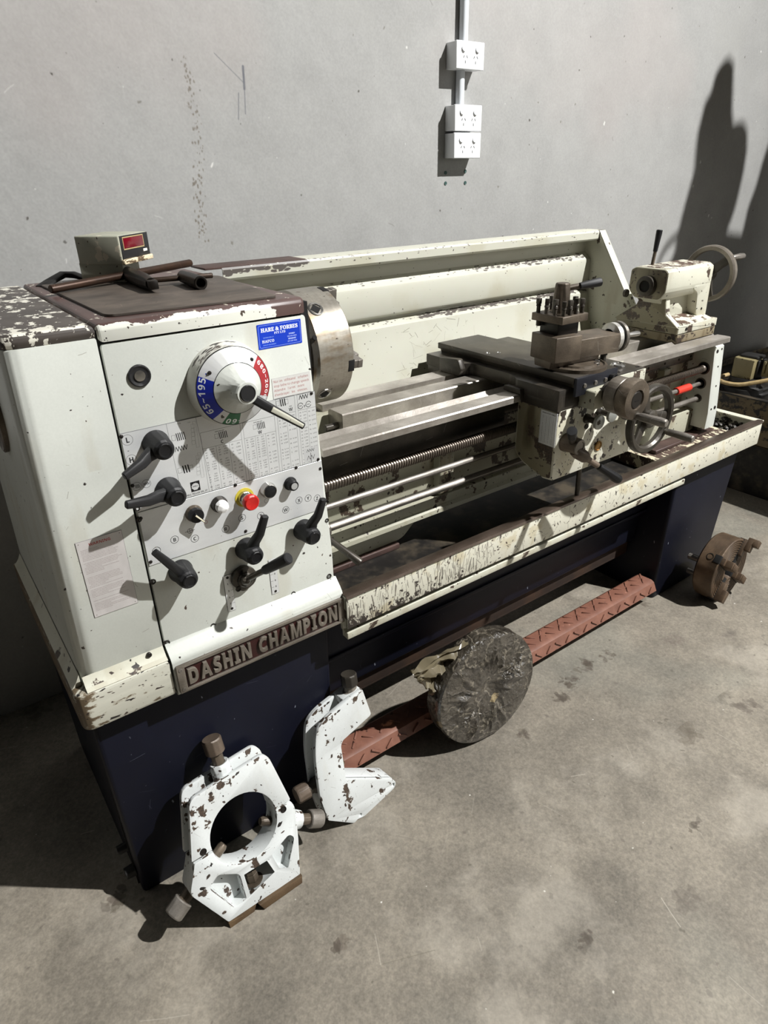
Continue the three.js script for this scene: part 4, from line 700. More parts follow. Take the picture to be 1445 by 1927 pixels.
  mesh('dial_wheel', turn(w, dir, [[0.031, 0.0235], [0.0375, 0.0245], [0.0375, 0.033], [0.033, 0.035], [0.012, 0.034], [0, 0.034]], 48), mt.steel, cp);
  const hp = w.clone().add(V(0.034, 0.006, 0.022).transformDirection(m).multiplyScalar(0.041));
  mesh('crank_handle', turn(hp, dir, [[0.005, 0], [0.0055, 0.01], [0.007, 0.035], [0.006, 0.043], [0, 0.044]], 20), mt.chrome, cp);
}
{ // tool post
  const t = group('tool_post', lathe, 'four way tool post with square bolts'), cx = 1.047, cz = -0.010;
  mesh('tool_block', [box(cx - 0.032, cx + 0.032, 1.058, 1.09, cz - 0.03, cz + 0.032, 0.001).applyMatrix4(new THREE.Matrix4().makeTranslation(cx, 0, cz).multiply(new THREE.Matrix4().makeRotationY(-0.12)).multiply(new THREE.Matrix4().makeTranslation(-cx, 0, -cz)))], M({ map: oilT, color: 0x77767a, metalness: 0.6, roughness: 0.4 }), t);
  mesh('tool_plate', box(cx - 0.046, cx + 0.046, 1.0875, 1.105, cz - 0.047, cz + 0.047, 0.0015), mt.rust, t);
  const B = [[1.0125, -0.0475], [1.012, -0.022], [1.013, 0.003], [1.0165, 0.0255], [1.036, 0.027], [1.058, 0.0265], [1.081, 0.0255], [1.0835, 0.002], [1.083, -0.024], [1.06, -0.049]];
  B.forEach(([x, z], i) => mesh('tool_bolt', [cyl([x, 1.104, z], [x, 1.121, z], 0.0048, 0.0048, 14), cyl([x, 1.119, z], [x, 1.1265, z], 0.0062, 0.005, 14), new RoundedBoxGeometry(0.0098, 0.013, 0.0098, 1, 0.001).rotateY(i * 0.7).translate(x, 1.131 + (i % 3) * 0.0015, z)], mt.oil, t));
  mesh('tool_bolt', cyl([1.012, 1.074, -0.043], [1.012, 1.09, -0.043], 0.0062, 0.0062, 12), mt.oil, t);
  mesh('clamp_hub', turn([cx, 1.105, cz], [0, 1, 0], [[0.0205, 0], [0.0195, 0.03], [0.0175, 0.056], [0.0165, 0.0645], [0.0145, 0.067], [0, 0.067]], 32), mt.rust, t);
  mesh('clamp_arm', cyl([cx + 0.012, 1.159, cz + 0.003], [1.096, 1.1645, 0.013], 0.0068, 0.006), mt.rust, t);
  mesh('clamp_grip', turn([1.083, 1.163, 0.0095], [0.049, 0.0065, 0.0195], [[0, 0], [0.0075, 0.001], [0.0102, 0.05], [0.0098, 0.054], [0.0085, 0.0555], [0, 0.0555]], 24), mt.black, t);
}
function handwheel(parent, name, c, axis, r, o = {}) {
  const g = group(name, parent, o.label), d = A3(axis).normalize();
  mesh('wheel_rim', turn(c, axis, [[r - 0.016, -0.008], [r - 0.004, -0.01], [r, -0.006], [r, 0.008], [r - 0.004, 0.011], [r - 0.013, 0.010], [r - 0.018, 0.004], [r - 0.016, -0.008]], 72), o.mat ?? mt.steel, g);
  const up = Math.abs(d.y) < 0.9 ? V(0, 1, 0) : V(1, 0, 0), u = d.clone().cross(up).normalize(), v = u.clone().cross(d).normalize(), C = A3(c);
  const at = (a, q, s = 0) => C.clone().addScaledVector(u, Math.cos(a) * q).addScaledVector(v, Math.sin(a) * q).addScaledVector(d, s);
  mesh('wheel_hub', turn(at(0, 0, o.hub0 ?? -0.05), axis, [[0.02, 0], [0.02, 0.03], [0.023, 0.034], [0.023, -(o.hub0 ?? -0.05) + 0.006], [0.018, -(o.hub0 ?? -0.05) + 0.01], [0.008, -(o.hub0 ?? -0.05) + 0.011], [0, -(o.hub0 ?? -0.05) + 0.008]], 36), mt.oil, g);
  for (let i = 0; i < 3; i++) { const a = (o.spoke ?? 0.5) + i * 2.0944; mesh('spoke', bar([[at(a, 0.012, -0.012), 0.034, 0.013], [at(a, r * 0.55, -0.006), 0.026, 0.011], [at(a, r - 0.008, -0.001), 0.03, 0.012]], d), mt.oil, g); }
  const h = at(o.ha ?? 1, r - 0.009, 0.006);
  mesh('wheel_handle', turn(h, axis, [[0.006, 0], [0.006, 0.006], [0.0085, 0.01], [0.0105, (o.hl ?? 0.07) * 0.7], [0.009, (o.hl ?? 0.07) - 0.002], [0.0075, o.hl ?? 0.07], [0, o.hl ?? 0.07]], 24), mt.steel, g);
  return g;
}
{ // apron controls
  const Zp = [0, 0, 1];
  const cf = group('cross_feed_wheel', lathe, 'cross feed hand wheel with crank'), c = [1.085, 0.934];
  mesh('screw_bracket', ext(rounded([[1.035, 0.9], [1.118, 0.9], [1.118, 0.944, 0.006], [1.035, 0.944, 0.006]], 0), 0.08, 0.126, 'xy', 0.003), mt.grub, cf);
  mesh('shaft', cyl([c[0], c[1], 0.12], [c[0], c[1], 0.15], 0.026), mt.oil, cf);
  mesh('feed_dial', turn([c[0], c[1], 0.138], Zp, [[0.03, 0], [0.041, 0.002], [0.0435, 0.006], [0.0435, 0.032], [0.041, 0.035]], 56), mt.dull, cf);
  mesh('dial_wheel', turn([c[0], c[1], 0.172], Zp, [[0.038, 0], [0.046, 0.003], [0.0475, 0.007], [0.0475, 0.028], [0.045, 0.032], [0.040, 0.0335], [0.0235, 0.033], [0.022, 0.027], [0, 0.027]], 64), mt.rust, cf);
  mesh('hub_cap', turn([c[0], c[1], 0.198], Zp, [[0.0205, 0], [0.0205, 0.004], [0.0185, 0.0055], [0, 0.0055]], 32), mt.screw, cf);
  for (const dx of [-0.006, 0, 0.006]) mesh('cap_hole', cyl([c[0] + dx, c[1] - 0.002, 0.2025], [c[0] + dx, c[1] - 0.002, 0.2042], 0.0014, 0.0014, 10, 0.0003), mt.gap, cf);
  mesh('handle_boss', turn([1.092, 0.895, 0.176], Zp, [[0.013, 0], [0.0135, 0.024], [0.011, 0.03], [0, 0.03]], 24), mt.oil, cf);
  mesh('crank_handle', turn([1.092, 0.895, 0.204], [0.06, 0.0, 1], [[0.008, 0], [0.0075, 0.006], [0.0095, 0.012], [0.0108, 0.06], [0.0095, 0.072], [0.0075, 0.075], [0, 0.075]], 24), mt.steel, cf);
  handwheel(lathe, 'carriage_wheel', [1.236, 0.842, 0.152], [0, 0, 1], 0.089, { label: 'carriage hand wheel on the apron', hub0: -0.075, ha: 3.75, hl: 0.082, spoke: 1.15, mat: mt.oil });
  for (const [x, y] of [[1.074, 0.86], [1.123, 0.868]]) { const k = group('feed_knob', lathe); mesh('stem', turn([x, y, 0.079], Zp, [[0.012, 0], [0.012, 0.008], [0.008, 0.012], [0.008, 0.034]], 24), mt.oil, k); mesh('knob_face', turn([x, y, 0.112], Zp, [[0.008, 0], [0.018, 0.003], [0.0188, 0.006], [0.0175, 0.010], [0.016, 0.0108], [0, 0.0108]], 32), M({ map: restT, metalness: 0.3, roughness: 0.4, color: 0xc8c8c4 }), k); }
  const sg = mesh('oil_sight', turn([1.137, 0.772, 0.0795], Zp, [[0.0135, 0], [0.0135, 0.003], [0.0115, 0.0042], [0.0105, 0.0025], [0, 0.0025]], 32), M({ color: 0x8a6a3c, metalness: 0.8, roughness: 0.35 }), lathe, { label: 'brass oil sight on the apron' });
  mesh('screw', turn([1.078, 0.838, 0.08], Zp, [[0.007, 0], [0.0065, 0.003], [0, 0.0035]], 16), mt.oil, lathe.getObjectByName('apron'));
  const L = group('apron_lever', lathe, 'feed lever with black grips on the apron');
  mesh('lever_hub', [turn([1.003, 0.815, 0.079], Zp, [[0.023, 0], [0.023, 0.008], [0.0205, 0.02], [0.0195, 0.045]], 32)], mt.dullrust, L);
  mesh('hub_face', turn([1.003, 0.815, 0.123], Zp, [[0.0195, 0], [0.018, 0.003], [0.014, 0.0032], [0.0135, 0.0015], [0, 0.0015]], 32), mt.steel, L);
  mesh('short_arm', cyl([0.995, 0.824, 0.108], [0.966, 0.859, 0.125], 0.009, 0.0085), mt.oil, L);
  mesh('short_grip', turn([0.978, 0.845, 0.118], [-0.032, 0.04, 0.02], [[0, 0], [0.010, 0.0], [0.0125, 0.028], [0.0115, 0.032], [0, 0.033]], 24), mt.black, L);
  mesh('long_arm', [turn([1.01, 0.797, 0.115], [0.1, -0.075, 0.035], [[0, -0.014], [0.014, -0.012], [0.0165, 0.0], [0.015, 0.026], [0.009, 0.038], [0.0075, 0.04], [0.0075, 0.075]], 24)], mt.dullrust, L);
  mesh('long_grip', turn([1.071, 0.751, 0.137], [0.1, -0.075, 0.035], [[0, 0], [0.0085, 0], [0.0125, 0.06], [0.0125, 0.075], [0.01, 0.081], [0, 0.082]], 24), mt.cap, L);
  const R = group('half_nut_lever', lathe);
  mesh('arm', [cyl([1.14, 0.735, 0.03], [1.16, 0.56, 0.02], 0.0065)], mt.oil, R);
}
// tailstock
{
  const t = group('tailstock', lathe, 'chipped white tailstock with hand wheel');
  const tsT = grubT;
  mesh('tail_head', [ext(rounded([[-0.246, 1.128, 0.004], [-0.23, 1.137, 0.006], [-0.13, 1.137, 0.006], [-0.118, 1.128, 0.004], [-0.118, 1.072, 0.01], [-0.135, 1.046, 0.01], [-0.225, 1.046, 0.01], [-0.248, 1.07, 0.01]]), 1.655, 1.902, 'zy', 0.003)], mt.cream, t);
  mesh('tail_column', [
    ext(rounded([[1.705, 0.965], [1.718, 1.005, 0.02], [1.700, 1.03, 0.02], [1.672, 1.052], [1.9, 1.055], [1.905, 0.965]], 0), -0.235, -0.152, 'xy', 0.004),
    ext(rounded([[1.845, 0.99, 0.012], [1.835, 1.052, 0.01], [1.81, 1.066], [1.81, 1.08], [1.902, 1.08], [1.908, 0.968], [1.87, 0.968]], 0), -0.16, -0.118, 'xy', 0.004),
    ext([[-0.315, 0.965], [-0.24, 1.02], [-0.228, 1.05], [-0.14, 1.05], [-0.132, 1.0], [-0.084, 0.965]], 1.700, 1.722, 'zy', 0.004)], mt.cream, t);
  mesh('tail_base', [ext(rounded([[1.704, 0.9455], [1.922, 0.9455], [1.922, 0.97], [1.704, 0.97]], 0.002), -0.312, -0.084, 'xy', 0.003), ext([[-0.152, 0.968], [-0.152, 0.986], [-0.09, 0.972], [-0.088, 0.968]], 1.72, 1.9, 'zy', 0.002)], mt.cream, t);
  mesh('tail_end_face', ext(rounded([[-0.244, 1.126, 0.004], [-0.23, 1.134, 0.006], [-0.13, 1.134, 0.006], [-0.12, 1.126, 0.004], [-0.12, 1.074, 0.01], [-0.137, 1.049, 0.01], [-0.223, 1.049, 0.01], [-0.246, 1.072, 0.01]]), 1.6538, 1.6552, 'zy', 0.0003), mt.grime, t);  // end face plates carry stains and painted-in shade
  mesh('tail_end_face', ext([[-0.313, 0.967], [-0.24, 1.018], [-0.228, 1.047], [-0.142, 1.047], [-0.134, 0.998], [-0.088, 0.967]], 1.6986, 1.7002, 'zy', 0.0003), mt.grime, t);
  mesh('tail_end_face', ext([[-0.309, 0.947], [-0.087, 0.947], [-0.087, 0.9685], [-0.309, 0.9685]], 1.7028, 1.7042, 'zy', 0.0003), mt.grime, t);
  const topT2 = surf(512, 512, (u, v) => { const n = fbm(u, v, 9, 6, 471, 0.64); return n > 0.52 ? mix3([70, 54, 46], [104, 84, 72], fbm(u, v, 5, 4, 475)) : [206, 203, 186]; }, null, [0.22, 0.22]);
  mesh('worn_ledge', ext([[-0.151, 0.9845], [-0.151, 0.987], [-0.0895, 0.9735], [-0.0885, 0.9705]], 1.722, 1.898, 'zy', 0.0003), M({ map: topT2, roughness: 0.5 }), t, { label: 'ledge worn to brown metal' });
  mesh('worn_top', box(1.664, 1.9, 1.1366, 1.138, -0.228, -0.132, 0.0005), M({ map: topT2, roughness: 0.5 }), t);
  mesh('tail_sole', box(1.706, 1.92, 0.918, 0.9435, -0.31, -0.0855, 0.002), M({ map: grubT, color: 0xc0b4a4, roughness: 0.5 }), t);
  for (const z of [-0.112, -0.096]) mesh('screw', turn([1.7055, 0.932, z], [-1, 0, 0], [[0.0055, 0], [0.0055, 0.001], [0.003, 0.0014], [0.0025, 0.0004], [0, 0.0004]], 14), mt.screw, t);
  mesh('set_screw', turn([1.745, 0.958, -0.0835], [0, 0, 1], [[0.005, -0.001], [0.005, 0.0015], [0, 0.0018]], 14), mt.screw, t);
  mesh('set_screw', turn([1.873, 1.0, -0.118], [0, 0, 1], [[0.004, -0.001], [0.004, 0.001], [0, 0.0012]], 14), mt.screw, t);
  mesh('quill', turn([1.657, 1.086, -0.18], [-1, 0, 0], [[0.0395, -0.004], [0.0395, 0.001], [0.03, 0.0015], [0.0295, 0.02], [0.0265, 0.022], [0.0175, 0.0222], [0.0155, 0.018], [0.0135, -0.04], [0, -0.04]], 40), mt.oil, t);
  mesh('quill_bore', turn([1.638, 1.086, -0.18], [-1, 0, 0], [[0.0158, 0], [0, 0.0005]], 28), mt.gap, t);
  mesh('clamp_screw', cyl([1.66, 1.055, -0.252], [1.66, 1.055, -0.262], 0.012), mt.oil, t);
  const lv = group('quill_lever', lathe);
  mesh('lever_rod', cyl([1.7205, 1.13, -0.22], [1.7275, 1.19, -0.22], 0.0052), mt.rust, lv);
  mesh('lever_grip', turn([1.7255, 1.175, -0.22], [0.0065, 0.062, 0], [[0, 0], [0.0065, 0.0005], [0.0092, 0.055], [0.009, 0.0605], [0.0075, 0.0625], [0, 0.0625]], 20), mt.cap, lv);
  mesh('bearing_cap', turn([1.90, 1.088, -0.18], [1, 0, 0], [[0.05, -0.002], [0.05, 0.006], [0.032, 0.012], [0.03, 0.06]], 40), mt.cream, t);
  handwheel(lathe, 'tail_wheel', [1.99, 1.09, -0.178], [1, 0, 0], 0.089, { label: 'tailstock hand wheel with crank handle', hub0: -0.05, ha: 0.72, hl: 0.075, spoke: 0.72, mat: mt.dull });
}
// splash guard
{
  const sgT = surf(2048, 1024, (u, v) => { const n = fbm(u * 2, v, 6, 5, 451), st = fbm(u * 2, v, 16, 4, 455); return mix3([194, 194, 181], [172, 166, 142], 0.35 * sstep(0.5, 0.75, n) + 0.1 * st); }, (g, w, h) => {
    const Y = (s) => h - s / 0.62 * h, X = (x) => (x - 0.4) / 1.35 * w;
    chips(g, 420, 0, 0, w, h, 0.6, 3, DARK, 2);
    for (const [s, x0, x1, n, b] of [[0.212, 1.22, 1.72, 150, 7], [0.21, 0.5, 1.72, 90, 4], [0.352, 1.0, 1.74, 420, 8], [0.352, 0.5, 1.74, 90, 4], [0.088, 0.4, 0.62, 130, 9], [0.084, 0.4, 1.74, 150, 3]])
      for (let i = 0; i < n; i++) blob(g, X(rr(x0, x1)), Y(s + 0.014 * (rnd() + rnd() - 1)), rr(1, b), css([88, 82, 78]), 2.6);
    scratches(g, 60, X(0.9), Y(0.52), X(1.2), Y(0.38), 60, [[70, 60, 50], [96, 90, 80]], 1.2);
    g.strokeStyle = 'rgba(70,62,54,0.8)'; g.lineWidth = 2; g.beginPath(); g.arc(X(1.03), Y(0.52), 180, 3.5, 4.9); g.stroke();
  }, null);
  sgT.repeat.set(1 / 1.35, 1 / 0.62); sgT.offset.set(-0.4 / 1.35, 0);
  const P = [[-0.53, 1.215], [-0.53, 1.222], [-0.456, 1.2225], [-0.4525, 1.2215], [-0.4505, 1.219], [-0.4505, 1.2005], [-0.4525, 1.198], [-0.456, 1.1965], [-0.496, 1.1945], [-0.500, 1.192], [-0.5005, 1.188], [-0.5005, 1.156], [-0.498, 1.152], [-0.478, 1.137], [-0.4745, 1.1335], [-0.473, 1.128], [-0.472, 1.064], [-0.4735, 1.060], [-0.478, 1.057], [-0.496, 1.048], [-0.498, 1.044], [-0.4965, 1.040], [-0.472, 1.028], [-0.4685, 1.0245], [-0.4675, 1.019], [-0.463, 0.975], [-0.43, 0.88], [-0.40, 0.79], [-0.395, 0.66]].reverse();
  // arc length is measured from the top in the texture
  const prof = P.slice().reverse(), gd = group('splash_guard', lathe, 'long chipped white splash guard behind the bed');
  mesh('guard_panel', sheet(prof, 0.4, 1.746, 0.0025, 6), M({ map: sgT, roughness: 0.38 }), gd, { uv: true, crease: 0.5 });
  const end = [[-0.53, 1.222], [-0.452, 1.222], [-0.262, 0.955], [-0.262, 0.90], [-0.53, 0.80]];
  mesh('guard_end', ext(end, 1.744, 1.748, 'zy', 0.001), mt.cream, gd);
  mesh('end_flange', [ext([[-0.456, 1.2245], [-0.449, 1.2245], [-0.259, 0.9575], [-0.259, 0.9], [-0.262, 0.9], [-0.262, 0.956], [-0.4535, 1.2205]], 1.745, 1.776, 'zy', 0.0008), box(1.7, 1.776, 1.2205, 1.2245, -0.53, -0.452, 0.001)], mt.cream, gd);
  mesh('flange_bolt', cyl([1.762, 0.962, -0.27], [1.762, 0.972, -0.262], 0.009, 0.009, 16), mt.brown, gd);
  mesh('top_cover', box(0.36, 0.62, 1.2215, 1.226, -0.535, -0.452, 0.001), mt.brown, gd, { label: 'bare brown end of the guard top' });
}
// ---------------------------------------------------------------- things on and around the lathe
const frame = (g, a, b, n) => g.quaternion.setFromRotationMatrix(new THREE.Matrix4().makeBasis(V(...a), V(...b), V(...n)));
{ // rubber mat
  const t = thing('rubber_mat', 'dark worn rubber mat lying on the headstock lid', 'mat', [0.18, 1.2192, -0.24]);
  const matT = surf(512, 512, (u, v) => { const n = fbm(u, v, 6, 6, 501, 0.6), s = fbm(u * 0.5, v, 20, 4, 505); return mix3([56, 50, 45], [104, 94, 84], clamp(n * 0.9 + 0.5 * (s - 0.5))); }, (g, w, h) => scratches(g, 80, 0, 0, w, h, 60, [[112, 102, 92], [48, 42, 38]], 0.8), [0.4, 0.4]);
  const q = (x, z, r) => [x - 0.18, z + 0.24, r];
  mesh('mat_sheet', ext(rounded([q(0.0291, -0.0417, 0.02), q(0.2, -0.030), q(0.3118, -0.0222, 0.012), q(0.346, -0.3462, 0.02), q(0.0241, -0.475, 0.01)]), 0, 0.0042, 'xz', 0.001), M({ map: matT, roughness: 0.55 }), t);
  const fold = [[-0.155, 0.0, -0.235], [-0.135, 0.006, -0.25], [-0.105, 0.016, -0.262], [-0.085, 0.014, -0.258], [-0.06, 0.004, -0.24]];
  mesh('curled_edge', bar(fold.map((p, i) => [p, 0.03, [0.004, 0.008, 0.012, 0.012, 0.004][i]]), [0, 1, 0]), mt.dark, t);
}
{ // T handled chuck key
  const t = thing('chuck_key', 'large rusty T-handled chuck key lying across the mat', 'chuck key', [0.1665, 1.2235, -0.37]), L = (p) => [p[0] - 0.1665, p[1] - 1.2235, p[2] + 0.37];
  mesh('tee_bar', turn(L([0.012, 1.2315, -0.326]), [0.306, 0.0125, -0.0943], [[0, 0], [0.006, 0], [0.0076, 0.002], [0.0076, 0.318], [0.006, 0.321], [0, 0.321]], 20), M({ map: rustT, color: 0xa08070, metalness: 0.5, roughness: 0.45 }), t);
  mesh('key_shank', [turn(L([0.1735, 1.2382, -0.407]), [-0.0125, -0.001, 0.205], [[0, 0], [0.011, 0], [0.0135, 0.006], [0.0135, 0.035], [0.0142, 0.045], [0.0142, 0.14], [0.012, 0.165], [0.0105, 0.19], [0.009, 0.19]], 26), place(new RoundedBoxGeometry(0.0155, 0.022, 0.0155, 1, 0.0015), A3(L([0.1609, 1.2373, -0.209])), V(-0.0125, -0.001, 0.205))], M({ map: oilT, color: 0x8a8078, metalness: 0.5, roughness: 0.45 }), t);
}
{
  const t = thing('socket_key', 'small T-handled socket key right of the large chuck key', 'socket key', [0.24, 1.2235, -0.24]), L = (p) => [p[0] - 0.24, p[1] - 1.2235, p[2] + 0.24];
  mesh('tee_bar', turn(L([0.185, 1.2345, -0.285]), [0.112, 0.001, 0.026], [[0, 0], [0.0038, 0], [0.005, 0.0015], [0.005, 0.1135], [0.004, 0.115], [0, 0.115]], 18), M({ map: rustT, color: 0xa08878, metalness: 0.5, roughness: 0.45 }), t);
  mesh('socket', turn(L([0.2455, 1.2362, -0.285]), [-0.006, -0.001, 0.1], [[0, 0], [0.009, 0], [0.0115, 0.004], [0.0115, 0.03], [0.0125, 0.036], [0.0125, 0.107], [0.011, 0.109], [0.0085, 0.1085], [0.0078, 0.106], [0.0078, 0.085], [0, 0.085]], 26), M({ map: oilT, color: 0x90867e, metalness: 0.5, roughness: 0.42 }), t);
}
{ // digital readout
  const t = thing('digital_readout', 'small square readout box with a red display behind the chuck key', 'readout', [0.1705, 1.2236, -0.441]);
  t.rotation.y = 0.763;
  const gm = M({ map: surf(512, 512, (u, v) => { const n = fbm(u, v, 8, 6, 521, 0.62); return n > 0.63 ? [198, 190, 170] : mix3([140, 144, 132], [172, 170, 152], fbm(u, v, 5, 4, 525)); }, (g, w, h) => chips(g, 60, 0, 0, w, h, 1, 6, DARK, 2), [0.2, 0.2]), roughness: 0.55 });
  mesh('readout_case', [box(-0.057, 0.057, 0.034, 0.0865, -0.048, 0.046, 0.003)], gm, t);
  mesh('pedestal', ext([[-0.057, -0.048], [0.035, -0.048], [0.035, 0.028], [-0.05, 0.04]], 0, 0.038, 'xz', 0.002), gm, t);
  const lipT = surf(256, 64, (u, v) => (fbm(u, v, 10, 5, 531) > 0.56 ? [96, 80, 60] : [224, 208, 176]), null, [0.12, 0.03]);
  mesh('front_lip', box(-0.0575, 0.0575, 0.0335, 0.043, 0.044, 0.052, 0.002), M({ map: lipT, roughness: 0.5 }), t);
  mesh('readout_face', box(-0.054, 0.055, 0.043, 0.0855, 0.045, 0.0475, 0.001), mt.black, t);
  mesh('display', box(-0.044, 0.032, 0.062, 0.0805, 0.047, 0.0484, 0.0006), M({ color: 0x6a0c1c, roughness: 0.15 }), t, { label: 'dark red display window' });
  mesh('display_rim', ext(rect(-0.0465, 0.0345, 0.0595, 0.083), 0.047, 0.0482, 'xy', 0.0003, [[[-0.0445, 0.0615], [-0.0445, 0.081], [0.0325, 0.081], [0.0325, 0.0615]]]), M({ color: 0xb09a70, roughness: 0.5 }), t);
  mesh('label_strip', box(0.028, 0.044, 0.0505, 0.0555, 0.047, 0.048, 0.0003), M({ color: 0xe6e4d8, roughness: 0.5 }), t);
}
// power outlets and conduit on the wall
const oW = M({ color: 0xe6e8ea, roughness: 0.35 });
function outlet(label, y0) {
  const t = thing('power_outlet', label, 'power outlet', [1.4405, y0, WZ]), H = 0.0735, W = 0.0585;
  mesh('back_box', box(-W + 0.002, W - 0.002, 0.0015, H - 0.0015, 0, 0.041, 0.002), oW, t);
  mesh('cover_plate', box(-W, W, 0, H, 0.0405, 0.05, 0.003), oW, t);
  for (const x of [-0.029, 0.029]) {
    mesh('switch', turn([x, 0.053, 0.0495], [0, 0, 1], [[0.0098, 0], [0.0098, 0.0006], [0.0088, 0.0007]], 28), oW, t);
    mesh('switch_rocker', new THREE.CylinderGeometry(0.0085, 0.0085, 0.006, 28).rotateX(Math.PI / 2 - 0.32).translate(x, 0.053, 0.0498), oW, t);
  }
  for (const x of [-0.0215, 0.0215]) {
    mesh('socket_ring', turn([x, 0.0245, 0.0497], [0, 0, 1], [[0.0135, 0], [0.0133, 0.0006], [0, 0.0006]], 32), oW, t);
    for (const [dx, dy, a] of [[-0.0065, 0.008, -0.5], [0.0065, 0.008, 0.5], [0, -0.0055, 0]]) mesh('pin_slot', new THREE.BoxGeometry(0.0019, 0.0075, 0.0012).rotateZ(a).translate(x + dx, 0.0245 + dy, 0.0502), mt.gap, t);
  }
}
outlet('white double power outlet at the top of the wall conduit', 1.689);
outlet('white double power outlet in the middle, under the short conduit', 1.5225);
outlet('white double power outlet lowest of the three on the wall', 1.4455);
{
  const pm = M({ color: 0xc4c8cc, roughness: 0.4 });
  const a = thing('conduit', 'grey conduit running up the wall above the top power outlet', 'conduit', [1.441, 1.76, WZ + 0.0145]);
  mesh('pipe', cyl([0, 0, 0], [0, 1.2, 0], 0.0138), pm, a);
  const b = thing('conduit', 'short grey conduit between the top and middle power outlets', 'conduit', [1.4325, 1.594, WZ + 0.0145]);
  mesh('pipe', cyl([0, 0, 0], [0, 0.097, 0], 0.0138), pm, b);
}
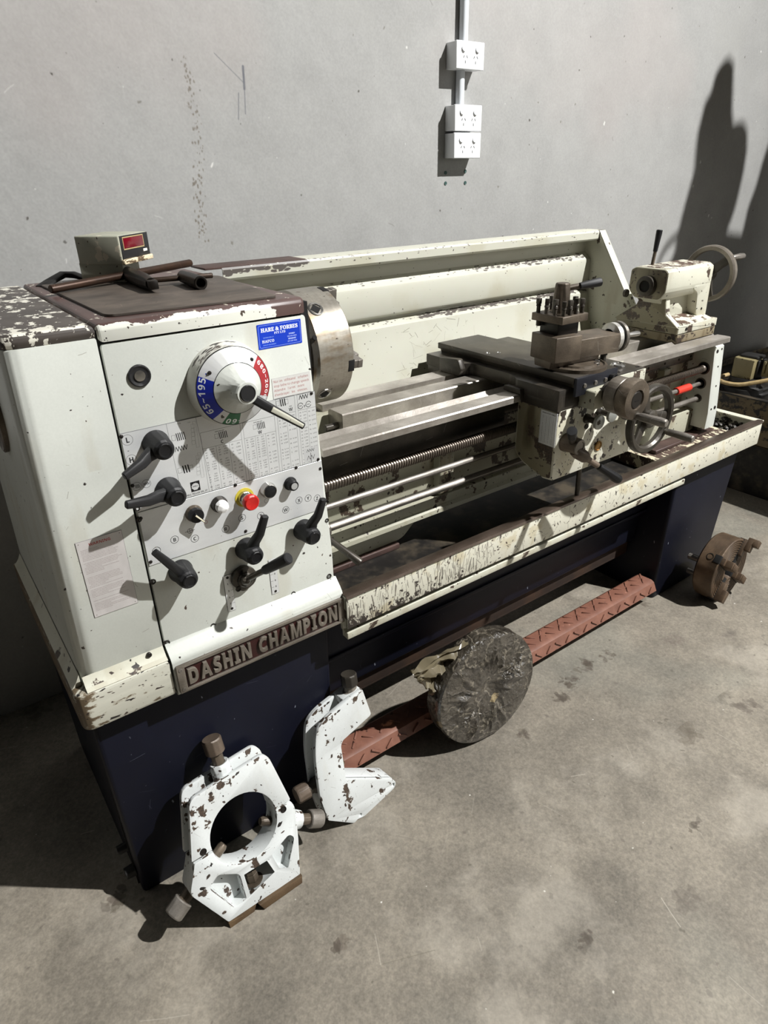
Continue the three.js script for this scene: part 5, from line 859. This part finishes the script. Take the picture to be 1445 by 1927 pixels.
// steady rest with a ring opening, leaning on the cabinet
function knurled(p, dir, r, l0, l1, rod, m = mt.steel) { return [turn(p, dir, [[0, l0], [r - 0.002, l0], [r, l0 + 0.002], [r, l1 - 0.003], [r - 0.002, l1], [r - 0.005, l1 - 0.0005], [0, l1 - 0.0005]], 36)]; }
{
  const t = thing('steady_rest', 'white ring-shaped steady rest with three adjusting knobs leaning on the navy cabinet', 'steady rest', [0.0618, 0.0005, 0.1612]);
  frame(t, [0.9995, 0, -0.0314], [-0.0107, 0.9403, -0.3402], [0.0296, 0.3404, 0.9398]);
  const O = 0.191, P = (a) => a.map((p) => [p[0], p[1] + O, p[2]]);
  const arc = (r, a0, a1, n = 22) => Array.from({ length: n + 1 }, (_, i) => { const a = (a0 + (a1 - a0) * i / n) * Math.PI / 180; return [r * Math.cos(a), r * Math.sin(a)]; });
  const cap = P([...rounded([[-0.12, -0.004, 0.004], [-0.0885, 0.121, 0.018], [0.081, 0.131, 0.014], [0.0935, 0.117, 0.012], [0.113, 0.0, 0.004]]).reverse(), ...arc(0.075, 183, -2)]);
  mesh('cap_front', ext(cap, -0.013, 0, 'xy', 0.002), mt.rest, t);
  mesh('cap_back', ext(cap.map((p) => [p[0], p[1] > O + 0.02 ? p[1] + 0.005 : p[1]]), -0.058, -0.045, 'xy', 0.002), mt.rest, t);
  mesh('cap_ring', ext(P([...arc(0.0845, -2, 183), ...arc(0.0752, 183, -2)]), -0.05, -0.005, 'xy', 0.001), mt.rest, t);
  const low = P([...rounded([[0.113, -0.006, 0.003], [0.118, -0.02, 0.01], [0.108, -0.085, 0.02], [0.0905, -0.158, 0.004], [0.086, -0.176, 0.002], [-0.088, -0.172, 0.004], [-0.142, -0.066, 0.012], [-0.12, -0.02, 0.01], [-0.116, -0.01, 0.003]]), ...arc(0.075, 187, 357)]);
  const pk = [[[-0.079, -0.062, 0.006], [-0.103, -0.078, 0.008], [-0.068, -0.150, 0.006], [-0.04, -0.148, 0.004], [-0.038, -0.088, 0.01]], [[-0.033, -0.092, 0.004], [0.027, -0.094, 0.004], [0.037, -0.134, 0.004], [-0.033, -0.15, 0.004]], [[0.034, -0.09, 0.008], [0.088, -0.068, 0.01], [0.101, -0.085, 0.01], [0.066, -0.146, 0.006], [0.043, -0.134, 0.006]]];
  mesh('lower_frame', ext(low, -0.056, 0, 'xy', 0.003, pk.map((h) => P(rounded(h)))), mt.rest, t);
  mesh('lower_web', [ext(P(rounded(pk[0].map((p) => [p[0], p[1]]), 0.006)), -0.04, -0.028, 'xy', 0.001), ext(P(rounded(pk[2].map((p) => [p[0], p[1]]), 0.006)), -0.04, -0.028, 'xy', 0.001)], mt.rest, t);
  mesh('foot', [ext(P([[-0.012, -0.191], [0.083, -0.191], [0.087, -0.174], [-0.02, -0.174]]), -0.05, 0.008, 'xy', 0.002), ext(P([[-0.088, -0.19], [-0.03, -0.19], [-0.02, -0.172], [-0.088, -0.172]]), -0.055, -0.004, 'xy', 0.002)], M({ map: rustT, color: 0xffe4bc, roughness: 0.7 }), t, { label: 'rusty brown clamping foot' });
  mesh('clamp_stud', [cyl([-0.008, -0.15 + O, -0.03], [-0.008, -0.09 + O, -0.03], 0.008), turn([-0.008, -0.143 + O, -0.03], [0, 1, 0], [[0.022, 0], [0.022, 0.004], [0, 0.004]], 28), cyl([-0.008, -0.139 + O, -0.03], [-0.008, -0.122 + O, -0.03], 0.0135, 0.0135, 6), cyl([-0.008, -0.122 + O, -0.03], [-0.008, -0.112 + O, -0.03], 0.0125, 0.0125, 6)], mt.rust, t);
  for (const [a, b] of [[-0.0925, 0.004], [0.091, -0.011]]) mesh('pivot_screw', turn([a, b + O, -0.0005], [0, 0, 1], [[0.0072, 0], [0.007, 0.0018], [0.0055, 0.0022], [0.0045, 0.0008], [0, 0.0008]], 24), mt.screw, t);
  for (const deg of [91, 210, 330]) {
    const a = deg * Math.PI / 180, d = [Math.cos(a), Math.sin(a), 0], c = [0, O, -0.03], w = deg === 91 ? -0.002 : 0;
    mesh('boss', turn(c, d, [[0.022, 0.095], [0.0215, 0.14 + w], [0.0195, 0.150 + w], [0.0185, 0.151 + w], [0.0135, 0.1495 + w]], 32), mt.rest, t);
    mesh('adjusting_rod', cyl(c.map((q, i) => q + d[i] * 0.14), c.map((q, i) => q + d[i] * 0.185), 0.0125), mt.rust, t);
    mesh('jaw', turn(c, d, deg === 91 ? [[0, 0.066], [0.011, 0.066], [0.011, 0.1]] : [[0, 0.049], [0.008, 0.05], [0.0105, 0.056], [0.0105, 0.1]], 20), mt.rust, t);
    mesh('knob', knurled(c, d, 0.0205, 0.174 + w, 0.208 + w), deg === 91 ? mt.dullrust : M({ map: steelT, color: 0xe4e4e4, metalness: 0.3, roughness: 0.4 }), t);
  }
}
{ // follow rest
  const t = thing('follow_rest', 'white C-shaped follow rest standing right of the ring-shaped steady rest', 'follow rest', [0.319, 0.0004, 0.1085]);
  frame(t, [1, 0, 0], [0, 0.9781, -0.2079], [0, 0.2079, 0.9781]);
  const F = rounded([[0.0905, 0.335, 0.006], [0.103, 0.2585, 0.008], [0.0165, 0.2325, 0.004], [0.0088, 0.222, 0.006], [0.0055, 0.129], [0.130, 0.056, 0.006], [0.1395, 0.04, 0.01], [0.1325, 0.026, 0.008], [0.0345, 0.0005, 0.004], [0.0152, 0.004], [0.0045, -0.001, 0.008], [-0.0605, 0.0500, 0.004], [-0.069, 0.12, 0.02], [-0.0605, 0.231, 0.03], [-0.0455, 0.291, 0.02], [-0.015, 0.311, 0.02], [0.05, 0.328, 0.006]]).reverse();
  const hole = (x, y, r) => circle(x, y, r, 18).map((p) => [p[0], p[1]]).reverse();
  mesh('rest_front', ext(F, -0.013, 0, 'xy', 0.002, [hole(0.1295, 0.037, 0.0045), hole(0.0245, 0.0115, 0.0045)]), mt.rest, t);
  const F2 = rounded([[0.05, 0.326, 0.006], [0.06, 0.246], [0.0165, 0.2325, 0.004], [0.0088, 0.222, 0.006], [0.0055, 0.129], [0.02, 0.06], [-0.0605, 0.0500, 0.004], [-0.069, 0.12, 0.02], [-0.0605, 0.231, 0.03], [-0.0455, 0.291, 0.02], [-0.015, 0.311, 0.02]]).reverse();
  mesh('rest_back', ext(F2, -0.06, -0.048, 'xy', 0.002), mt.rest, t);
  mesh('upper_arm', ext(rounded([[0.04, 0.325, 0.004], [0.0905, 0.335, 0.004], [0.102, 0.2585, 0.006], [0.052, 0.245]]).reverse(), -0.06, -0.004, 'xy', 0.003), mt.rest, t);
  mesh('lower_arm', ext(rounded([[0.0055, 0.129], [0.130, 0.056, 0.006], [0.139, 0.04, 0.01], [0.132, 0.026, 0.006], [0.0345, 0.001], [0.005, 0.0], [-0.05, 0.045], [-0.02, 0.10]]).reverse(), -0.06, -0.004, 'xy', 0.003), mt.rest, t);
  mesh('inner_web', ext(rounded([[0.0088, 0.222], [0.0055, 0.129], [-0.02, 0.13], [-0.02, 0.22]]).reverse(), -0.05, -0.008, 'xy', 0.001), mt.rest, t);
  const T = [0.074, 0.318, -0.03];
  mesh('boss', turn(T, [0.04, 1, 0], [[0.024, -0.03], [0.022, 0.008], [0.0165, 0.012], [0.0145, 0.026]], 32), mt.dull, t);
  mesh('knob', knurled(T, [0.04, 1, 0], 0.0195, 0.024, 0.054), M({ map: oilT, color: 0xf0f0f0, metalness: 0.3, roughness: 0.5 }), t, { label: 'dark knurled knob on top' });
  const S = [-0.06, 0.136, -0.03];
  mesh('boss', turn(S, [-1, 0, 0], [[0.02, -0.03], [0.0185, 0.006], [0.0145, 0.012], [0.0145, 0.026]], 32), mt.oil, t);
  mesh('knob', knurled(S, [-1, 0, 0], 0.0205, 0.022, 0.054), mt.dullrust, t, { label: 'knurled knob on the side' });
  mesh('jaw', turn([0.0, 0.158, -0.028], [1, 0, 0], [[0.0105, 0], [0.0105, 0.016], [0.0085, 0.0185], [0, 0.019]], 20), M({ color: 0x8a7a60, metalness: 0.8, roughness: 0.35 }), t);
  mesh('jaw', turn([0.074, 0.25, -0.028], [0.04, -1, 0], [[0.0105, -0.01], [0.0105, 0.008], [0.0085, 0.0105], [0, 0.011]], 20), mt.oil, t);
}
{ // faceplate wrapped in greasy plastic
  const t = thing('wrapped_faceplate', 'big round faceplate wrapped in creased brown plastic, standing on the floor', 'faceplate', [0.7735, 0.0004, 0.0832]), R = 0.1677;
  frame(t, [0.9982, 0, 0.0593], [0.004, 0.9977, -0.0679], [-0.0592, 0.068, 0.9959]);
  const ridge = (u, v, b, s) => 1 - Math.abs(2 * fbm(u, v, b, 4, s, 0.55) - 1);
  const wrapT = surf(1024, 1024, (u, v) => { const n = fbm(u, v, 8, 6, 601, 0.62), r = ridge(u, v, 7, 607); let c = mix3([40, 36, 30], [82, 76, 66], clamp(n * 1.2 - 0.1)); return mix3(c, [146, 138, 122], 0.6 * sstep(0.93, 0.995, r)); }, (g, w, h) => { g.globalAlpha = 0.8; for (let i = 0; i < 9; i++) blob(g, w * 0.56 + rr(-20, 20), h * 0.6 + rr(-22, 22), rr(14, 34), css(mix3([120, 104, 76], [158, 142, 106], rnd())), 1.2); g.globalAlpha = 1; }, [0.36, 0.36]);
  wrapT.offset.set(0.5, 0.5 - 0.1677 / 0.36);
  const wrapB = surf(1024, 1024, (u, v) => { const q = 150 * ridge(u, v, 6, 613) ** 3 + 70 * ridge(u, v, 15, 617) ** 2 + 30 * fbm(u, v, 60, 3, 619); return [q, q, q]; }, null, [0.36, 0.36]); wrapB.colorSpace = THREE.NoColorSpace;
  const wrapM = new THREE.MeshPhysicalMaterial({ map: wrapT, bumpMap: wrapB, bumpScale: 0.011, roughness: 0.4, clearcoat: 1, clearcoatRoughness: 0.13, side: THREE.DoubleSide });
  // front and rim as one wrinkled surface
  const creases = Array.from({ length: 34 }, () => [rr(0, 6.28), rr(0.12, 0.5), rr(0.55, 1.05), rr(0.004, 0.011), rr(-0.9, 0.9), rr(0.018, 0.045)]);
  const hgt = (r, a) => {                                            // proud of the face, along n
    let z = 0.012 * (fbm(0.5 + r / R * 0.45 * Math.cos(a), 0.5 + r / R * 0.45 * Math.sin(a), 7, 4, 611) - 0.5) - 0.012 * Math.exp(-Math.pow(r / 0.03, 2));
    for (const c of creases) { const q = r / R; if (q < c[1] || q > c[2]) continue; let d = a - (c[0] + c[4] * (q - c[1])); d = Math.atan2(Math.sin(d), Math.cos(d)); z += c[3] * Math.exp(-Math.pow(d * q / c[5], 2)) * Math.sin(Math.PI * (q - c[1]) / (c[2] - c[1])); }
    return z;
  };
  const NA = 260, rings = [0, 0.012, 0.024, 0.036, 0.05, 0.064, 0.078, 0.092, 0.106, 0.12, 0.133, 0.145, 0.155, 0.1625], pos = [], idx = [];
  const put = (r, a, n) => pos.push(r * Math.cos(a), R + r * Math.sin(a), n);
  for (const r of rings) for (let i = 0; i < NA; i++) { const a = i / NA * 6.28318; put(r, a, 0.028 + hgt(r, a) * (r > 0.16 ? 0.4 : 1)); }
  const side = [[0.1665, 0.024], [0.1677, 0.018], [0.1672, 0.008], [0.1675, -0.004], [0.167, -0.016], [0.1655, -0.026], [0.158, -0.03], [0.05, -0.031], [0, -0.031]];
  side.forEach(([r, n], k) => { for (let i = 0; i < NA; i++) { const a = i / NA * 6.28318, w = k < 6 ? 0.0035 * (fbm(i / NA, k / 9, 24, 3, 621) - 0.75) : 0; put(r + w - 0.0006, a, n + (k < 6 ? 0.004 * (fbm(i / NA, k / 9, 30, 2, 625) - 0.5) : 0)); } });
  const nr = rings.length + side.length;
  for (let j = 0; j < nr - 1; j++) for (let i = 0; i < NA; i++) { const a = j * NA + i, b = j * NA + (i + 1) % NA; idx.push(a, a + NA, b, b, a + NA, b + NA); }
  const g = new THREE.BufferGeometry(); g.setAttribute('position', new THREE.Float32BufferAttribute(pos, 3)); g.setIndex(idx); g.computeVertexNormals();
  mesh('wrapping', g, wrapM, t, { crease: 0.9 });
  // the gathered tail of the bag
  const tp = [], ti = [], U = 26, W = 12;
  for (let i = 0; i <= U; i++) for (let k = 0; k <= W; k++) {
    const s = i / U, w = k / W - 0.5, a = (100 + 68 * (k / W)) * Math.PI / 180, A = [0.165 * Math.cos(a), 0.165 * Math.sin(a)], E = [-0.215 + 0.02 * w, 0.128 - 0.04 * w];
    const q = s * s * (3 - 2 * s), cr = fbm(s * 0.9, k / W, 12, 3, 631) - 0.5;
    tp.push(A[0] + (E[0] - A[0]) * q + 0.012 * cr, R + A[1] + (E[1] - A[1]) * q + 0.014 * cr, -0.004 + 0.05 * (fbm(k / W, s * 0.5, 9, 2, 637) - 0.5) * (1 - s * 0.4) + 0.012 * Math.sin(k * 1.9) * (1 - s * 0.5));
  }
  for (let i = 0; i < U; i++) for (let k = 0; k < W; k++) { const a = i * (W + 1) + k; ti.push(a, a + 1, a + W + 1, a + 1, a + W + 2, a + W + 1); }
  const tg = new THREE.BufferGeometry(); tg.setAttribute('position', new THREE.Float32BufferAttribute(tp, 3)); tg.setIndex(ti); tg.computeVertexNormals();
  mesh('bag_tail', tg, new THREE.MeshPhysicalMaterial({ color: 0x8a8068, roughness: 0.25, transmission: 0.45, thickness: 0, clearcoat: 0.5, clearcoatRoughness: 0.15, side: THREE.DoubleSide }), t, { crease: 0.9, label: 'gathered end of the plastic wrap' });
}
{ // loose four-jaw chuck
  const t = thing('loose_chuck', 'brown four-jaw chuck standing on the floor against the tailstock cabinet', 'chuck', [1.9229, 0.0004, 0.1507]), R = 0.12;
  frame(t, [0.9997, 0, -0.0244], [-0.0007, 0.9996, -0.0279], [0.0244, 0.0279, 0.9993]);
  const brown = M({ map: rustT, color: 0xf0dcc8, metalness: 0.15, roughness: 0.55 });
  const prof = [[0, -0.095], [0.055, -0.095], [0.055, -0.073], [R - 0.006, -0.073], [R, -0.067], [R, -0.003], [R - 0.003, 0]];
  for (let r = 0.112; r > 0.046; r -= 0.0085) prof.push([r, 0], [r - 0.0008, -0.0025], [r - 0.003, -0.0025], [r - 0.0038, 0]);
  prof.push([0.036, 0], [0.034, -0.004], [0.034, -0.06], [0, -0.06]);
  mesh('chuck_body', turn([0, R, 0], [0, 0, 1], prof, 72), brown, t, { crease: 0.5 });
  for (const deg of [50, 140, 230, 320]) {
    const m = new THREE.Matrix4().makeTranslation(0, R, 0).multiply(new THREE.Matrix4().makeRotationZ(deg * Math.PI / 180)), B = (r0, r1, n0, n1, w = 0.0125) => box(r0, r1, -w, w, n0, n1, 0.0015).applyMatrix4(m);
    mesh('jaw_slot', [B(0.03, R + 0.0006, -0.022, 0.0006, 0.015)], mt.gap, t);
    const top = deg > 200 ? 0.026 : 0.034, teeth = [];
    for (let i = 0; i < 5; i++) teeth.push(B(0.052 + i * 0.009, 0.0565 + i * 0.009, top + 0.004, top + 0.007, 0.0122));
    mesh('jaw', deg === 50 ? [B(0.062, 0.124, -0.016, 0.012), B(0.085, 0.134, 0.01, 0.03), B(0.108, 0.134, 0.028, 0.048)] : deg === 230 ? [B(0.05, 0.1195, -0.016, 0.016), B(0.075, 0.119, 0.014, 0.032)] : [B(0.042, 0.112, -0.016, 0.014), B(0.048, 0.1, 0.012, top + 0.004), ...teeth], brown, t);
    const a = (deg + 0) * Math.PI / 180, d = [Math.cos(a), Math.sin(a), 0];
    if (deg !== 230) mesh('key_socket', turn([d[0] * (R - 0.003), R + d[1] * (R - 0.003), -0.036], d, [[0.0125, 0], [0.0125, 0.0036], [0.01, 0.004], [0.0095, 0.001], [0, 0.001]], 22), mt.oil, t);
  }
  for (const [x, y] of [[-0.06, 0.03], [-0.05, -0.035]]) mesh('mounting_stud', cyl([x, R + y, -0.07], [x, R + y, -0.125], 0.011), mt.steel, t);
}
{ // second machine at the right edge
  const t = thing('grimy_machine', 'grimy brown machine with an oily tray at the right edge, behind the tailstock', 'machine', [2.75, 0, -0.3]), X = -2.75, Z = 0.3;
  const grime = M({ map: surf(1024, 1024, (u, v) => { const n = fbm(u, v, 6, 6, 651, 0.6), s = fbm(u, v, 22, 5, 655, 0.62); return mix3(mix3([64, 52, 36], [120, 106, 76], n), [26, 22, 18], sstep(0.52, 0.66, s)); }, (g, w, h) => chips(g, 140, 0, 0, w, h, 1, 5, [[30, 26, 20], [158, 146, 116]], 1.8), [0.5, 0.5]), roughness: 0.5 });
  const bx = (x0, x1, y0, y1, z0, z1, r) => box(x0 + X, x1 + X, y0, y1, z0 + Z, z1 + Z, r);
  mesh('machine_base', [bx(2.842, 3.9, 0, 0.29, -0.62, 0.1, 0.006)], M({ map: tarT, roughness: 0.6 }), t);
  mesh('oil_tray', [bx(2.75, 2.76, 0.275, 0.482, -0.72, 0.3, 0.003), bx(2.75, 4.0, 0.275, 0.285, -0.72, 0.3, 0.003), bx(2.75, 4.0, 0.275, 0.482, 0.29, 0.3, 0.003), bx(2.75, 4.0, 0.275, 0.482, -0.72, -0.71, 0.003), bx(3.99, 4.0, 0.275, 0.482, -0.72, 0.3, 0.003)], grime, t);
  mesh('tray_deck', [bx(2.76, 3.99, 0.43, 0.452, -0.715, 0.295, 0.003), bx(2.748, 2.775, 0.478, 0.485, -0.72, 0.3, 0.002)], M({ map: tarT, roughness: 0.35 }), t);
  const pumpM = M({ map: grubT, color: 0xc8bc9c, roughness: 0.5 });
  mesh('pump_housing', [ext(rounded([[2.80 + X, -0.335 + Z], [2.885 + X, -0.335 + Z, 0.01], [2.885 + X, -0.43 + Z, 0.02], [2.80 + X, -0.43 + Z, 0.02]]), 0.545, 0.635, 'xz', 0.006)], pumpM, t, { label: 'cream pump housing' });
  mesh('pump_cap', [ext(rounded([[2.825 + X, -0.332 + Z, 0.01], [2.90 + X, -0.332 + Z, 0.01], [2.90 + X, -0.42 + Z, 0.02], [2.825 + X, -0.42 + Z, 0.02]]), 0.632, 0.646, 'xz', 0.006), bx(2.83, 2.9, 0.55, 0.63, -0.335, -0.325, 0.004)], mt.dark, t);
  mesh('pump_base', [turn([2.85 + X, 0.452, -0.38 + Z], [0, 1, 0], [[0.085, 0], [0.085, 0.05], [0.07, 0.06], [0.065, 0.095], [0, 0.095]], 32)], mt.dark, t);
  mesh('plug_block', [bx(2.845, 2.88, 0.56, 0.632, -0.315, -0.26, 0.006), ...[0, 1, 2].map((i) => bx(2.838, 2.846, 0.575, 0.63, -0.31 + i * 0.017, -0.3 + i * 0.017, 0.002))], pumpM, t);
  mesh('cable_gland', [cyl([2.86 + X, 0.63, -0.287 + Z], [2.86 + X, 0.655, -0.287 + Z], 0.017, 0.017, 6), cyl([2.86 + X, 0.65, -0.287 + Z], [2.86 + X, 0.675, -0.287 + Z], 0.013)], mt.dark, t);
  mesh('black_cable', tube([[2.86 + X, 0.66, -0.287 + Z], [2.86 + X, 0.71, -0.285 + Z], [2.87 + X, 0.745, -0.255 + Z], [2.9 + X, 0.75, -0.2 + Z], [2.98 + X, 0.70, -0.15 + Z], [3.05 + X, 0.5, -0.12 + Z]], 0.011), mt.dark, t);
  mesh('beige_hose', tube([[2.93 + X, 0.515, -0.50 + Z], [2.84 + X, 0.518, -0.492 + Z], [2.775 + X, 0.52, -0.44 + Z], [2.775 + X, 0.523, -0.37 + Z], [2.80 + X, 0.545, -0.30 + Z], [2.84 + X, 0.57, -0.23 + Z], [2.92 + X, 0.57, -0.15 + Z], [3.05 + X, 0.5, -0.12 + Z]], 0.0095, 80), M({ map: surf(256, 64, (u, v) => mix3([150, 126, 84], [204, 182, 138], fbm(u, v, 8, 4, 661)), null, [0.1, 0.1]), roughness: 0.5 }), t, { label: 'beige hose curling round the pump' });
  mesh('black_hose', [tube([[2.96 + X, 0.475, -0.47 + Z], [2.85 + X, 0.475, -0.485 + Z], [2.785 + X, 0.476, -0.43 + Z], [2.785 + X, 0.476, -0.36 + Z], [2.84 + X, 0.476, -0.30 + Z], [2.95 + X, 0.476, -0.29 + Z]], 0.009), tube([[2.95 + X, 0.495, -0.46 + Z], [2.85 + X, 0.495, -0.475 + Z], [2.79 + X, 0.495, -0.43 + Z], [2.79 + X, 0.495, -0.37 + Z], [2.85 + X, 0.495, -0.31 + Z], [2.96 + X, 0.495, -0.3 + Z]], 0.009)], mt.dark, t);
  // unseen slabs, column and wheel added past the frame to throw the wall shadow
  const K = (x, y, f = 1.125 / (LAMP.z + 0.825)) => [x + (LAMP.x - x) * f + X, y + (LAMP.y - y) * f];
  const poly = (a) => a.map((p) => K(...p));
  const cs = [[2.60, 0.2], [2.74, 0.85], [2.838, 1.006], [2.823, 1.151], [2.856, 1.31], [2.898, 1.363], [2.885, 1.389], [2.86, 1.485], [2.849, 1.575], [2.882, 1.611], [2.893, 1.682], [2.928, 1.723], [2.975, 1.744], [3.028, 1.723], [3.089, 1.541], [3.121, 1.495], [3.16, 1.504], [3.207, 1.504], [3.256, 1.469], [3.288, 1.394], [3.297, 1.295], [3.281, 1.215], [3.238, 1.125], [3.2, 1.03], [3.41, 1.0], [4.0, 0.99], [4.0, 0.2]];
  mesh('head_shade_slab', ext(poly(cs).reverse(), 0.25 + Z, 0.35 + Z, 'xy', 0.01), grime, t);
  const c2 = [[3.408, 0.95], [3.408, 1.024], [3.411, 1.137], [3.446, 1.235], [3.459, 1.343], [3.487, 1.46], [3.608, 1.525], [3.78, 1.5], [3.85, 1.2], [3.9, 0.95]];
  mesh('motor_shade_slab', ext(poly(c2).reverse(), 0.25 + Z, 0.35 + Z, 'xy', 0.01), grime, t);
  mesh('column', bx(3.56, 3.86, 0.43, 2.75, 0.0, 0.26, 0.02), grime, t);
  const [wx, wy] = K(2.86, 0.93);
  mesh('feed_wheel', turn([wx, wy, 0.29 + Z], [0, 0, 1], [[0.115, 0], [0.127, 0], [0.127, 0.013], [0.115, 0.013], [0.115, 0]], 48), mt.oil, t);
}
for (const m of [mt]) void m;
renderer.render(scene, camera);
